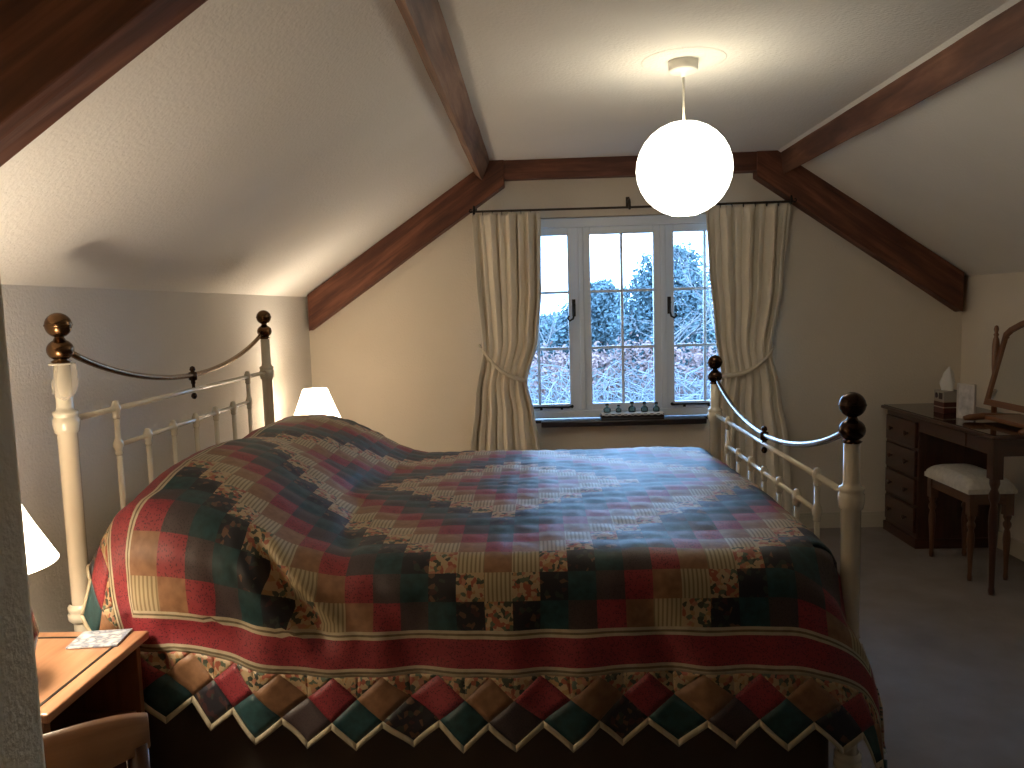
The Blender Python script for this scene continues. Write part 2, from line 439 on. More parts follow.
# ------------------------------------------------------------------ window
win = thing('window_1', 'white three-light casement window with small panes looking onto trees', 'window', (.56, D + .05, WZ0))
win['kind'] = 'structure'
FY = D + .012    # front of frame
b = MB()
fz0, fz1 = .765, 2.06
b.box((-.31, FY, fz0), (1.43, FY + .09, fz0 + .05)); b.box((-.31, FY, 2.0), (1.43, FY + .09, fz1))
for x0, x1 in ((-.31, -.262), (.280, .312), (.808, .840), (1.382, 1.43)): b.box((x0, FY, fz0 + .05), (x1, FY + .09, 2.0))
obj('window_frame', b, M['frame_blue_glare'], win, bevel=.006)
def casement(x0, x1, p0, p1, side):
    mb = MB(); y = FY + .012; yb = FY + .055; z0, z1 = .815, 2.0; q0, q1 = .857, 1.953
    mb.box((x0, y, z0), (p0, yb, z1)); mb.box((p1, y, z0), (x1, yb, z1))
    mb.box((p0, y, z0), (p1, yb, q0)); mb.box((p0, y, q1), (p1, yb, z1))
    xm = (p0 + p1) / 2; h = (q1 - q0) / 3
    mb.box((xm - .009, y + .008, q0), (xm + .009, yb - .006, q1))
    for k in (1, 2): mb.box((p0, y + .008, q0 + h * k - .009), (p1, yb - .006, q0 + h * k + .009))
    c = obj('casement', mb, M['frame_blue_glare'], win, bevel=.004)
    g = MB(); g.box((p0 - .004, y + .026, q0 - .004), (p1 + .004, y + .030, q1 + .004)); obj('glass_pane', g, M['glass'], c)
    if side:
        hx = p1 + .035 if side < 0 else p0 - .032
        m = MB(); m.box((hx - .011, y - .008, 1.43), (hx + .011, y, 1.54))
        s = side
        m.tube([(hx, y - .012, 1.505), (hx, y - .03, 1.50), (hx, y - .034, 1.445), (hx + s * .008, y - .034, 1.415), (hx + s * .03, y - .034, 1.402), (hx + s * .043, y - .034, 1.42), (hx + s * .032, y - .034, 1.435)], .0065, 8)
        m.ball((hx, y - .016, 1.502), .012, 12)
        obj('handle', m, M['iron'], c)
        m = MB(); xa, xb = (p1 - .09, p1 + .01) if side < 0 else (p0 - .02, p0 + .3)
        if side < 0: xa -= .17
        m.tube([(xa, y - .012, .838), (lerp(xa, xb, .3), y - .018, .842), (xb - .02, y - .014, .838), (xb, y - .012, .846)], .007, 8)
        m.ball((xb if side < 0 else xa, y - .012, .842), .011, 10)
        for q in (.25, .75): m.box((lerp(xa, xb, q) - .008, y - .016, .822), (lerp(xa, xb, q) + .008, y, .836))
        obj('stay_bar', m, M['iron'], c)
casement(-.262, .280, -.19, .210, -1)
casement(.312, .808, .357, .762, 0)
casement(.840, 1.382, .893, 1.295, 1)
b = MB(); b.box((WX0 + .01, D - .012, .737), (WX1 - .01, D + .13, .757)); b.box((.015, D - .10, .722), (1.075, D + .02, .758))
obj('windowsill', b, M['dark_wood'], win, bevel=.006)

# tray with ornaments on the sill
t = thing('tray', 'shallow dark wooden tray on the windowsill under the middle casement', 'tray', (.6, D - .045, .758))
b = MB(); b.box((.40, D - .09, .758), (.805, D - .005, .77)); 
for lo, hi in (((.40, D - .09, .77), (.805, D - .08, .797)), ((.40, D - .015, .77), (.805, D - .005, .797)), ((.40, D - .08, .77), (.41, D - .015, .797)), ((.795, D - .08, .77), (.805, D - .015, .797))): b.box(lo, hi)
obj('tray_body', b, M['dark_wood'], t, bevel=.003)
dl = MB()
def dfn(u, v):
    x = lerp(.405, .80, u); y = lerp(D - .093, D - .012, v)
    return (x, y, .801 + .002 * math.sin(u * 60) - (.012 * (1 - v / .12) if v < .12 else 0))
dl.grid(dfn, 60, 10)
tag(obj('doily', dl, M['porcelain'], solid=.002), 'white lace runner lying on the dark windowsill tray', 'cloth')
orn = [(.443, .052, 1.0, 'stubby clear glass bottle at the left end of the windowsill tray'), (.517, .044, .8, 'lowest small glass bottle, second from the left on the sill tray'),
       (.604, .060, 1.0, 'tall clear glass bottle at the middle of the row on the sill tray'), (.684, .058, .95, 'clear glass bottle right of the middle one on the sill tray'),
       (.760, .054, .9, 'small glass bottle at the right end of the windowsill tray')]
for x, h, s, lab in orn:
    m = MB(); r = .024 * s
    m.lathe([(r * .8, 0), (r, .004), (r * 1.02, h * .42), (r * .75, h * .58), (r * .36, h * .66), (r * .34, h * .86), (r * .48, h * .88), (r * .48, h)], (x, D - .05, .804), 16)
    ob = thing('glass_bottle', lab, 'bottle', (x, D - .05, .804), group='small glass bottles on the windowsill')
    obj('bottle_body', m, M['blue_glass'], ob)
    m = MB(); m.lathe([(r * .44, h * .93), (r * .52, h * .95), (r * .5, h * 1.12), (0, h * 1.16)], (x, D - .05, .804), 12)
    obj('stopper', m, M['ceramic'] if False else M['iron'], ob)

# ------------------------------------------------------------------ curtains
RZ, RY = 2.098, D - .095
def curtain(name, eL, eR, label, tiepts, flip, phase):
    root = thing(name, label, 'curtain', (pw(2.09, eL) * .5 + pw(2.09, eR) * .5, RY, .03))
    mb = MB(); nf = 7.5
    def fn(u, v):
        z = 2.092 + (.03 - 2.092) * v
        xa, xb = pw(-z, [(-a, c) for a, c in eL]), pw(-z, [(-a, c) for a, c in eR])
        uu = u + .012 * math.sin(u * 23 + phase) + .008 * math.sin(u * 41 + z)
        w = xb - xa
        # tie height slants across the curtain, so pinch follows it
        amp = .025 + .010 * math.sin(z * 2.1 + u * 5)
        amp *= lerp(.55, 1, sstep(2.09, 1.95, z))
        ph = u * TAU * nf + phase + .35 * math.sin(z * 2.3 + u * 9)
        pinch = math.exp(-((z - lerp(tiepts[0], tiepts[1], u)) / .14) ** 2)
        y = RY - amp * math.sin(ph) * (1 - .35 * pinch) - .012 * math.sin(ph * .5 + 1.7) * (1 - pinch) - .02 * pinch * math.sin(PI * u)
        x = xa + w * max(0, min(1, uu)) + .006 * math.cos(ph * 2)
        if z > 2.02: y -= .008 * math.sin(u * TAU * nf * 2) * sstep(2.02, 2.06, z)
        return (x, y, z)
    mb.grid(fn, 150, 90)
    obj('curtain_cloth', mb, M['curtain'], root, solid=.004)
    # tieback band round the front
    tb = MB(); pts = []
    xo = pw(-tiepts[0 if not flip else 1], [(-a, c) for a, c in (eL if not flip else eR)])
    xi = pw(-tiepts[1 if not flip else 0], [(-a, c) for a, c in (eR if not flip else eL)])
    zo, zi = (tiepts[0], tiepts[1]) if not flip else (tiepts[1], tiepts[0])
    n = 24
    for hlf in (0, 1):
        for k in range(n):
            q = k / n if hlf == 0 else 1 - k / n
            x = lerp(xo, xi, q); z = lerp(zo, zi, q) - .055 * math.sin(PI * q) * (1 - .25 * q)
            yy = RY - .062 * math.sqrt(max(0, 1 - (2 * q - 1) ** 2)) if hlf == 0 else RY + .03 * math.sqrt(max(0, 1 - (2 * q - 1) ** 2))
            pts.append((x, yy, z))
    m = len(pts); vs = []; fs = []; uvs = []
    for p in pts:
        for dz, dy in ((-.014, 0), (0, -.006 if p[1] < RY else .006), (.014, 0)): vs.append((p[0], p[1] + dy, p[2] + dz))
    for k in range(m):
        k2 = (k + 1) % m
        for j in range(2):
            fs.append((k * 3 + j, k2 * 3 + j, k2 * 3 + j + 1, k * 3 + j + 1)); uvs.append([(0, 0)] * 4)
    tb.add(vs, fs, uvs, 0, True)
    xw = xo - .02 if not flip else xo + .02
    tb.tube([(xo, RY, zo), (lerp(xo, xw, .6), RY + .04, zo + .01), (xw, D - .002, zo + .02)], .007, 8)
    obj('tieback', tb, M['tie'], root, solid=.003)
    return root
curtain('curtain', [(2.09, -.402), (1.7, -.385), (1.24, -.353), (.9, -.41), (.6, -.45), (.03, -.48)], [(2.09, .05), (1.6, .04), (1.3, .01), (1.02, -.07), (.8, -.025), (.6, 0), (.03, .02)],
        'cream curtain tied back on the left side of the window', (1.24, 1.03), False, .4)
curtain('curtain', [(2.09, 1.066), (1.7, 1.085), (1.35, 1.12), (1.02, 1.16), (.8, 1.12), (.6, 1.09), (.03, 1.06)], [(2.09, 1.60), (1.6, 1.565), (1.18, 1.49), (.9, 1.55), (.6, 1.605), (.03, 1.64)],
        'cream curtain tied back on the right side of the window, behind the footboard', (1.03, 1.19), True, 2.1)
cp = thing('curtain_pole', 'thin dark iron curtain pole above the window', 'curtain pole', (.6, RY, RZ))
b = MB(); b.tube([(-.385, RY, RZ + .008), (.1, RY, RZ + .006), (.6, RY, RZ + .004), (1.2, RY, RZ + .006), (1.612, RY, RZ + .008)], .007, 10)
obj('pole', b, M['oldrod'], cp)
for x, s in ((-.385, -1), (1.612, 1)):
    m = MB(); m.tube([(x, RY, RZ + .008), (x + s * .012, RY, RZ + .004), (x + s * .02, RY, RZ + .012), (x + s * .016, RY, RZ + .022), (x + s * .006, RY, RZ + .024)], .006, 8)
    obj('finial', m, M['iron'], cp)
for x in (-.375, .60, 1.60):
    m = MB(); m.tube([(x, D, RZ + .05), (x, RY + .02, RZ + .055), (x, RY, RZ + .04), (x, RY - .012, RZ + .008), (x, RY, RZ - .006)], .008, 8); m.box((x - .012, D - .006, RZ + .02), (x + .012, D + .001, RZ + .08))
    obj('bracket', m, M['iron'] if x != .60 else M['oldrod'], cp)
for xs in ([-.38 + k * .06 for k in range(7)], [1.09 + k * .072 for k in range(8)]):
    for x in xs:
        m = MB(); m.tube([(x, RY + .011 * math.cos(a), RZ - .004 + .013 * math.sin(a)) for a in [TAU * k / 12 for k in range(13)]], .0022, 6)
        obj('curtain_ring', m, M['iron'], cp)

# ------------------------------------------------------------------ pendant lantern
GX, GY, GZ, GR = .565, 3.06, 2.012, .184
pl = thing('pendant_light', 'round white paper lantern hanging lit from the ceiling', 'ceiling light', (.585, 3.1, ZC))
GX, GY = .585, 3.1
b = MB(); b.lathe([(.163, ZC + .001), (.158, ZC - .0010), (.15, ZC - .0016), (.14, ZC - .0016), (.12, ZC - .0016), (.06, ZC - .002), (.055, ZC - .002), (0, ZC - .002)], (GX, GY, 0), 48)
obj('ceiling_rose', b, M['ceiling'], pl)
b = MB(); b.lathe([(.056, ZC - .001), (.056, ZC - .034), (.05, ZC - .042), (.014, ZC - .044), (.010, ZC - .06), (0, ZC - .06)], (GX, GY, 0), 28)
obj('ceiling_cup', b, M['white_plastic'], pl)
b = MB(); b.tube([(GX, GY, ZC - .055), (GX, GY, GZ + .06)], .0045, 8)
b.lathe([(.018, GZ + .1), (.02, GZ + .06), (.02, GZ + .03)], (GX, GY, 0), 14)
obj('cord', b, M['white_plastic'], pl)
b = MB(); prof = []
for i in range(97):
    a = math.radians(19 + (164 - 19) * i / 96)
    rr = GR * (1 - .006 * abs(math.sin(i / 96 * PI * 12)))
    prof.append((rr * math.sin(a), GZ + rr * .98 * math.cos(a)))
b.lathe(prof[::-1], (GX, GY, 0), 56, cap=False)
obj('paper_shade', b, M['paper_lantern'], pl)

# ------------------------------------------------------------------ bed
HX, FX, YN, YF = -1.295, .832, 2.08, 3.682
bed = thing('bed', 'cream metal double bed with brass knobs and curved brass rails', 'bed', ((HX + FX) / 2, (YN + YF) / 2, 0))
def post(x, y, top, ring, brass, s=1):
    m = MB(); zt = top - .135
    m.lathe([(.022, 0), (.026, .01), (.022, .03), (.022, .05), (.0245, .06), (.0248, ring - .36), (.0255, ring - .035), (.030, ring - .032), (.0325, ring - .02), (.034, ring - .008), (.034, ring + .006), (.0305, ring + .010), (.0305, ring + .014), (.033, ring + .018), (.032, ring + .026),
             (.0235, ring + .030), (.0215, ring + .04), (.0205, zt)], (x, y, 0), 24)
    for zz in ((.66,) if ring > 1 else (.2,)):
        m.lathe([(.03, zz), (.037, zz + .008), (.037, zz + .022), (.033, zz + .028), (.036, zz + .034), (.036, zz + .044), (.029, zz + .052)], (x, y, 0), 24, cap=False)
    o = obj('post', m, M['cream_metal'], bed)
    f = MB(); r = .034
    pr = [(.0205, zt - .002), (.026, zt + .003)]
    c2 = zt + .034; c1 = top - .034
    for i in range(13):
        a = math.radians(150 - i * (150 - 28) / 12); pr.append((.034 * math.sin(a), c2 + .030 * math.cos(a)))
    pr += [(.012, c2 + .034), (.011, c2 + .038)]
    for i in range(15):
        a = math.radians(158 - i * 158 / 14); pr.append((r * math.sin(a), c1 + .034 * math.cos(a)))
    f.lathe(pr, (x, y, 0), 28); f.lathe([(.0345, c1 - .003), (.036, c1), (.0345, c1 + .003)], (x, y, 0), 28, cap=False)
    obj('finial', f, M[brass], o)
    return c2
def bed_end(x, top, ring, rail2, brass, rodmat, foot):
    for y in (YN, YF): c2 = post(x, y, top, ring, brass)
    ym = (YN + YF) / 2; n = 30; sag = .142 if foot else .134
    z_e = c2 - .004
    m = MB(); pts = []
    for k in range(n + 1):
        q = k / n; y = lerp(YN + .03, YF - .03, q); pts.append((x, y, z_e - sag * (1 - (2 * q - 1) ** 2) ** .9))
    m.tube(pts, .0095, 12); obj('curved_rail', m, M[rodmat], bed)
    zc = z_e - sag
    m = MB(); m.lathe([(.0, zc + .034), (.008, zc + .03), (.011, zc + .02), (.007, zc + .012), (.015, zc + .010), (.016, zc - .004), (.015, zc - .018), (.008, zc - .022), (.009, zc - .03), (.006, zc - .036), (.006, ring - .0)], (x, ym, 0), 16)
    m.lathe([(.006, ring - .012), (.010, ring - .018), (.011, ring - .026), (.006, ring - .034), (0, ring - .036)], (x, ym, 0), 16)
    obj('rail_clamp', m, M['dark_brass'], bed)
    m = MB(); m.tube([(x, YN + .02, ring), (x, YF - .02, ring)], .009, 12); obj('cross_rail', m, M['cream_metal'], bed)
    ys = [2.333 + k * .183 for k in range(7)]
    m = MB(); m.tube([(x, ys[0], rail2), (x, ys[-1], rail2)], .008, 12); obj('cross_rail', m, M['cream_metal'], bed)
    for z in (.33,):
        m = MB(); m.box((x - .012, YN + .02, z - .02), (x + .012, YF - .02, z + .02)); obj('cross_rail', m, M['cream_metal'], bed, bevel=.004)
    for k, y in enumerate(ys):
        zt = ring if k in (0, 6) else rail2
        m = MB(); m.tube([(x, y, .34), (x, y, zt)], .0085, 10)
        for zz in ([ring, rail2] if k in (0, 6) else [rail2]):
            m.lathe([(.009, zz - .032), (.012, zz - .025), (.010, zz - .017), (.0135, zz - .011), (.0155, zz), (.0135, zz + .011), (.010, zz + .017), (.010, zz + .022), (0, zz + .026)], (x, y, 0), 14)
        obj('spindle', m, M['cream_metal'], bed)
bed_end(HX, 1.521, 1.226, 1.113, 'brass', 'rod_brass', False)
bed_end(FX, 1.251, .970, .862, 'dark_brass', 'rod_bright', True)
for y in (2.135, 3.63):
    m = MB(); m.box((HX + .02, y - .015, .385), (FX - .02, y + .015, .43)); obj('side_rail', m, M['iron'], bed, bevel=.004)
for k in range(12):
    x = lerp(HX + .12, FX - .12, k / 11); m = MB(); m.box((x - .035, 2.14, .42), (x + .035, 3.625, .437)); obj('slat', m, M['pine_dark'], bed)
b = MB(); b.box((HX + .06, 2.13, .438), (FX - .09, 3.64, .79))
mt = obj('mattress', b, M['mattress'], bevel=.05); tag(mt, 'deep pale mattress under the patchwork quilt', 'mattress')

# added skirt under the quilt, blocks light so the gap stays black
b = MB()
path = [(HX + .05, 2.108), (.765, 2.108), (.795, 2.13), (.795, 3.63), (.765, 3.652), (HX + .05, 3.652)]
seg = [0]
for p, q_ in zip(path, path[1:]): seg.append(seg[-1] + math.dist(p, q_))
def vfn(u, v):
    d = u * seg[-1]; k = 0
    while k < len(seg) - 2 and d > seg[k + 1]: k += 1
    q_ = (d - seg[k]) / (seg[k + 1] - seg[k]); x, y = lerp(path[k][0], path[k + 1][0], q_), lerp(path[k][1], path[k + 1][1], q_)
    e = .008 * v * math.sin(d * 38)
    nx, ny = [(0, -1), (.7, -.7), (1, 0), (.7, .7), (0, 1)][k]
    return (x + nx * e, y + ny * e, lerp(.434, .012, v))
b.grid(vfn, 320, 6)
vo = obj('added_bed_skirt', b, plain('added_skirt_cloth', (.085, .062, .048), .95, bump=.2, bscale=400), solid=.003); tag(vo, 'added dark cloth skirt blocking light below the zigzag hem of the quilt', 'bed skirt')

# ------------------------------------------------------------------ quilt
P_ = .0745; X0 = -.12; YC = 2.87; ZT = .842
UH = 13.5 * P_; BAND = [.008, .006, .008, .0375, .0375, .008, .006, .008]
BM = [CM, OL, CM, CR, CR, CM, OL, CM]
UB = UH + sum(BAND)
V1 = YC - 2.10; RR = .10
XF = .735; RF = .07; UF = XF - X0                 # foot arc starts
HUMP = [(-.52, 0), (-.60, .008), (-.68, .035), (-.76, .082), (-.84, .130), (-.92, .168), (-1.0, .192), (-1.08, .2), (-1.14, .192), (-1.185, .15), (-1.212, .08), (-1.226, 0), (-1.232, -.08), (-1.236, -.2)]
# arc length table of head profile
tab = [(0.0, X0, 0.0)]
px_, pz_ = X0, 0.0; acc = 0
hp = [(X0, 0.0)] + HUMP
dense = []
for (xa, za), (xb, zb) in zip(hp, hp[1:]):
    for k in range(1, 9): dense.append((lerp(xa, xb, k / 8), lerp(za, zb, k / 8)))
for _ in range(12):   # soften
    dense = [dense[0]] + [((dense[i - 1][0] + 2 * dense[i][0] + dense[i + 1][0]) / 4, (dense[i - 1][1] + 2 * dense[i][1] + dense[i + 1][1]) / 4) for i in range(1, len(dense) - 1)] + [dense[-1]]
for x, z in dense:
    acc += math.hypot(x - px_, z - pz_); px_, pz_ = x, z; tab.append((acc, x, z))
def headprof(a):
    if a >= tab[-1][0]: return tab[-1][1], tab[-1][2] - (a - tab[-1][0])
    lo, hi = 0, len(tab) - 1
    while hi - lo > 1:
        m = (lo + hi) // 2
        if tab[m][0] <= a: lo = m
        else: hi = m
    A, B = tab[lo], tab[hi]; q = (a - A[0]) / max(1e-9, B[0] - A[0])
    return lerp(A[1], B[1], q), lerp(A[2], B[2], q)
def drape(d, flare, RR=RR):
    """distance past the edge -> (outward, drop)"""
    L = RR * PI / 2
    if d <= 0: return 0, 0
    if d < L:
        a = d / RR; return RR * math.sin(a), RR * (1 - math.cos(a))
    e = d - L
    return RR + flare * e, RR + e * math.sqrt(max(.2, 1 - flare * flare))
def seg_d(u, v, a, b):
    ax, ay = a; bx, by = b; t = ((u - ax) * (bx - ax) + (v - ay) * (by - ay)) / ((bx - ax) ** 2 + (by - ay) ** 2)
    t = max(0, min(1, t)); return math.hypot(u - ax - t * (bx - ax), v - ay - t * (by - ay)), t
def Pbase(u, v):
    if u < 0: x, lift = headprof(-u)
    else: x, lift = X0 + u, 0
    sgn = 1 if v >= 0 else -1
    v1 = V1 if sgn > 0 else (3.665 - YC)
    bq = max(0, abs(v) - v1); aq = max(0, u - UF)
    y = YC - v if bq == 0 else YC - sgn * v1
    # crown of the bed: slightly higher along the middle
    z = ZT + .006 * math.cos(v * 1.7) - .012 * sstep(.4, .8, v) - .028 * sstep(-.2, .75, -v) * sstep(-.75, -.35, u)
    ends = 1 - .14 * sstep(.55, .80, abs(v)) + .05 * math.exp(-((v - .25) / .3) ** 2) - .08 * math.exp(-((v + .02) / .10) ** 2)
    if aq == 0:
        o, dr = drape(bq, .14)
        if u > .74 and bq > 0:      # cloth sinks towards the corner of the bed
            dr += sstep(0, .1, bq) * (math.hypot(u - .74, bq) - bq)
        k = sstep(.0, .16, bq)
        if u < -1.0:
            x = lerp(x, headprof(1.0)[0] - (-u - 1.0) * .47, k); lift = lerp(lift, .2 * (1 - .45 * sstep(1.0, 1.34, -u)), k)
        # pillow lift fades down the side
        g = lerp(1, .47, sstep(0, .24, bq))
        z += lift * g * ends - dr
        bulge = .045 * (max(0, lift) / .2) * math.sin(PI * min(1, bq / .30)) if lift > 0 else 0
        fold = 0
        if bq > .08:
            k = sstep(.08, .4, bq)
            fold = k * (.012 * math.sin(u * 9.3 + .6 + bq) + .007 * math.sin(u * 21 + 1.3 + 4 * bq) + .005 * math.sin(u * 37))
        y -= sgn * (o + bulge + fold)
        if bq > .1: x += .006 * math.sin(u * 17 + bq * 9) * sstep(.1, .4, bq)
    else:
        th = math.atan2(aq, bq) if bq > 0 else PI / 2
        d = math.hypot(aq, bq)
        o, dr = drape(d, .14 + .18 * math.sin(th) ** 2 if bq > 0 else 0, RR * math.cos(th) ** 2 + RF * math.sin(th) ** 2)
        if bq > 0:
            k = sstep(.08, .4, bq)
            fold = k * (.012 * math.sin(u * 9.3 + .6 + bq) + .007 * math.sin(u * 21 + 1.3 + 4 * bq)) * math.cos(th)
        else: fold = 0
        if bq > 0:
            dr += sstep(0, .1, bq) * (math.hypot(u - .74, bq) - math.hypot(aq, bq))
        hx_ = o * math.sin(th)
        if bq > 0: hx_ = lerp(hx_, max(hx_, .15 * math.tanh(aq / .15)), sstep(.04, .2, bq))
        x = XF + hx_; y = y - sgn * ((o + fold) * math.cos(th) if bq > 0 else 0); z -= dr
    # deep crease running down from the end of the pillow, and lesser ones
    for A, B, w, dp in (((-.68, .83), (-.455, 1.03), .028, .055), ((-.80, .93), (-.66, 1.04), .03, .012), ((-.34, .88), (-.22, 1.10), .03, .010), ((.36, .9), (.5, 1.2), .04, .012), ((-1.0, 1.10), (-.86, 1.24), .02, .012), ((-.92, 1.06), (-.95, 1.26), .018, .010)):
        dd, t = seg_d(u, v, A, B)
        if dd < 3 * w:
            e = dp * (math.exp(-(dd / w) ** 2) - .55 * math.exp(-((dd - 1.7 * w) / (.8 * w)) ** 2)) * min(1, 4 * t * (1 - t) + .25)
            y += e * sgn * .9; z -= e * .35
    for A, B, w, dp in (((-.50, .3), (-.42, .82), .04, .012), ((-.47, -.3), (-.55, .2), .05, .012)):
        dd, t = seg_d(u, v, A, B)
        if dd < 3 * w: z -= dp * math.exp(-(dd / w) ** 2)
    return Vector((x, y, z))
def Pq(u, v):
    p = Pbase(u, v); h = .004
    du = Pbase(u + h, v) - Pbase(u - h, v); dv = Pbase(u, v + h) - Pbase(u, v - h)
    n = dv.cross(du)
    n = n.normalized() if n.length > 1e-9 else Vector((0, 0, 1))
    if n.z < -.3: n = -n
    puff = 0
    if abs(u) < UH and abs(v) < UH:
        puff = .0030 * (abs(math.sin(PI * (u / P_ + .5)) * math.sin(PI * (v / P_ + .5)))) ** .5
    elif max(abs(u), abs(v)) < UB: puff = .0015
    w = .0070 * noise.noise(Vector((u * 3.5, v * 3.5, 3.1))) + .0040 * noise.noise(Vector((u * 9, v * 9, 7.7))) + .0022 * noise.noise(Vector((u * 22, v * 22, 1.7)))
    return p + n * (puff + w + .002)
def cut(u, v):
    """quilt is open round the near foot post"""
    aq = u - UF; bq = abs(v) - (V1 if v > 0 else 3.665 - YC)
    if aq > 0 and bq > 0: return math.degrees(math.atan2(aq, bq)) > 70
    return False
q = MB()
lines = []; ring = []
def axis_lines():
    neg = []; a = UB
    for w in BAND[::-1]: neg.append(a); a -= w
    L = [-x for x in neg]; R = [8 - k for k in range(8)]
    for i in range(27):
        for k in range(4): L.append(-UH + (i + k / 4) * P_); R.append(0)
    L.append(UH)
    a = UH
    for k, w in enumerate(BAND): a += w; L.append(a); R.append(k + 1)
    return L, R
LU, RU = axis_lines()
n = len(LU); idx = {}
vsq = [Pq(u, v) for v in LU for u in LU]
fs = []; uvs = []; mi = []
SEQ = [FL, BK, TE, CH, CR, TA, ST]
for j in range(n - 1):
    for i in range(n - 1):
        uc, vc = (LU[i] + LU[i + 1]) / 2, (LU[j] + LU[j + 1]) / 2
        if cut(uc, vc): continue
        r = max(RU[i], RU[j])
        if r: m_ = BM[r - 1]
        else:
            a = abs(math.floor(uc / P_ + .5)) + abs(math.floor(vc / P_ + .5)); m_ = SEQ[(a + 1) % 7]
        a = j * n + i
        fs.append((a, a + n, a + n + 1, a + 1)); uvs.append([(LU[i], LU[j]), (LU[i], LU[j + 1]), (LU[i + 1], LU[j + 1]), (LU[i + 1], LU[j])]); mi.append(m_)
q.add(vsq, fs, uvs, mi, True)
# diamond border with a zigzag hem
ND = 16; DW = 2 * UB / ND; DH = .116; SHIFT = .042
SIDES = {'near': lambda s, d: (s, UB + d), 'far': lambda s, d: (s, -UB - d), 'foot': lambda s, d: (UB + d, s), 'head': lambda s, d: (-UB - d, s)}
def patch(side, c, m_, nsub=5):
    """c: four (s, d) corners"""
    f = SIDES[side]; vs = []; uvl = []
    for j in range(nsub + 1):
        for i in range(nsub + 1):
            a, b_ = i / nsub, j / nsub
            s = lerp(lerp(c[0][0], c[1][0], a), lerp(c[3][0], c[2][0], a), b_); d = lerp(lerp(c[0][1], c[1][1], a), lerp(c[3][1], c[2][1], a), b_)
            u, v = f(s, d); vs.append(Pq(u, v)); uvl.append((u, v))
    fs = []; uvs = []
    for j in range(nsub):
        for i in range(nsub):
            a = j * (nsub + 1) + i; F = (a, a + nsub + 1, a + nsub + 2, a + 1)
            uc = sum(uvl[k][0] for k in F) / 4; vc = sum(uvl[k][1] for k in F) / 4
            if cut(uc, vc): continue
            fs.append(F); uvs.append([uvl[k] for k in F])
    q.add(vs, fs, uvs, m_, True)
BDS = {k: MB() for k in ('near', 'far', 'foot', 'head')}
def bindstrip(side, A, B, nsub=6, w=.017):
    f = SIDES[side]; vs = []
    for i in range(nsub + 1):
        s, d = lerp(A[0], B[0], i / nsub), lerp(A[1], B[1], i / nsub)
        for k in range(3): vs.append(Pq(*f(s, d + w * k / 2 - .001)) + Vector((0, 0, 0)))
    fs = []; uvs = []
    for i in range(nsub):
        s, d = lerp(A[0], B[0], (i + .5) / nsub), lerp(A[1], B[1], (i + .5) / nsub)
        if cut(*f(s, d)): continue
        for k in range(2):
            fs.append((i * 3 + k, i * 3 + k + 1, i * 3 + k + 4, i * 3 + k + 3)); uvs.append([(s, d)] * 4)
    BDS[side].add(vs, fs, uvs, 0, True)
for side in SIDES:
    for k in range(-1 if side == 'near' else 0, ND):
        s = -UB + (k + .5) * DW + (SHIFT if side == 'near' else 0); h = DW / 2
        col = CR if k % 2 == 0 else TA
        patch(side, [(s, 0), (s + h, DH / 2), (s, DH), (s - h, DH / 2)], col)
        patch(side, [(s - h, 0), (s, 0), (s - h, DH / 2), (s - h, DH / 2)], FL)       # floral half triangles
        patch(side, [(s, 0), (s + h, 0), (s + h, DH / 2), (s + h, DH / 2)], FL)
        if k < ND - 1:
            c = s + h
            patch(side, [(c, DH / 2), (c + h, DH), (c, DH * 1.5), (c - h, DH)], TE if k % 2 == 0 else (BK if k % 4 == 1 else CH))
            bindstrip(side, (c - h, DH), (c, DH * 1.5)); bindstrip(side, (c, DH * 1.5), (c + h, DH))
    for e in (-1, 1):
        c = e * UB + (SHIFT if side == 'near' else 0)
        if side == 'near' and e < 0: continue
        patch(side, [(c, DH / 2), (c - e * DW / 2, DH), (c - e * DW / 4, DH * 1.25), (c, DH * 1.5)], TE)
        bindstrip(side, (c - e * DW / 2, DH), (c, DH * 1.5))
        if side in ('foot', 'head') or (side == 'near' and e < 0): continue
        hq = DH * .75
        for a_, b_, m_ in ((0, 0, CH), (1, 0, TE), (0, 1, BK), (1, 1, CH)):
            x0_, x1_ = c + e * hq * a_, c + e * hq * (a_ + 1)
            patch(side, [(x0_, hq * b_), (x1_, hq * b_), (x1_, hq * (b_ + 1)), (x0_, hq * (b_ + 1))], m_)
        bindstrip(side, (c, 2 * hq), (c + e * 2 * hq, 2 * hq))
qo = obj('quilt', q, FAB, solid=0); tag(qo, 'patchwork quilt of concentric diamonds spread over the bed', 'quilt')
md = qo.modifiers.new('solid', 'SOLIDIFY'); md.thickness = .008; md.offset = -1
for k in BDS:
    obj('binding', BDS[k], FAB[CM], qo, solid=.007)['label'] = 'cream zigzag binding along one hem'

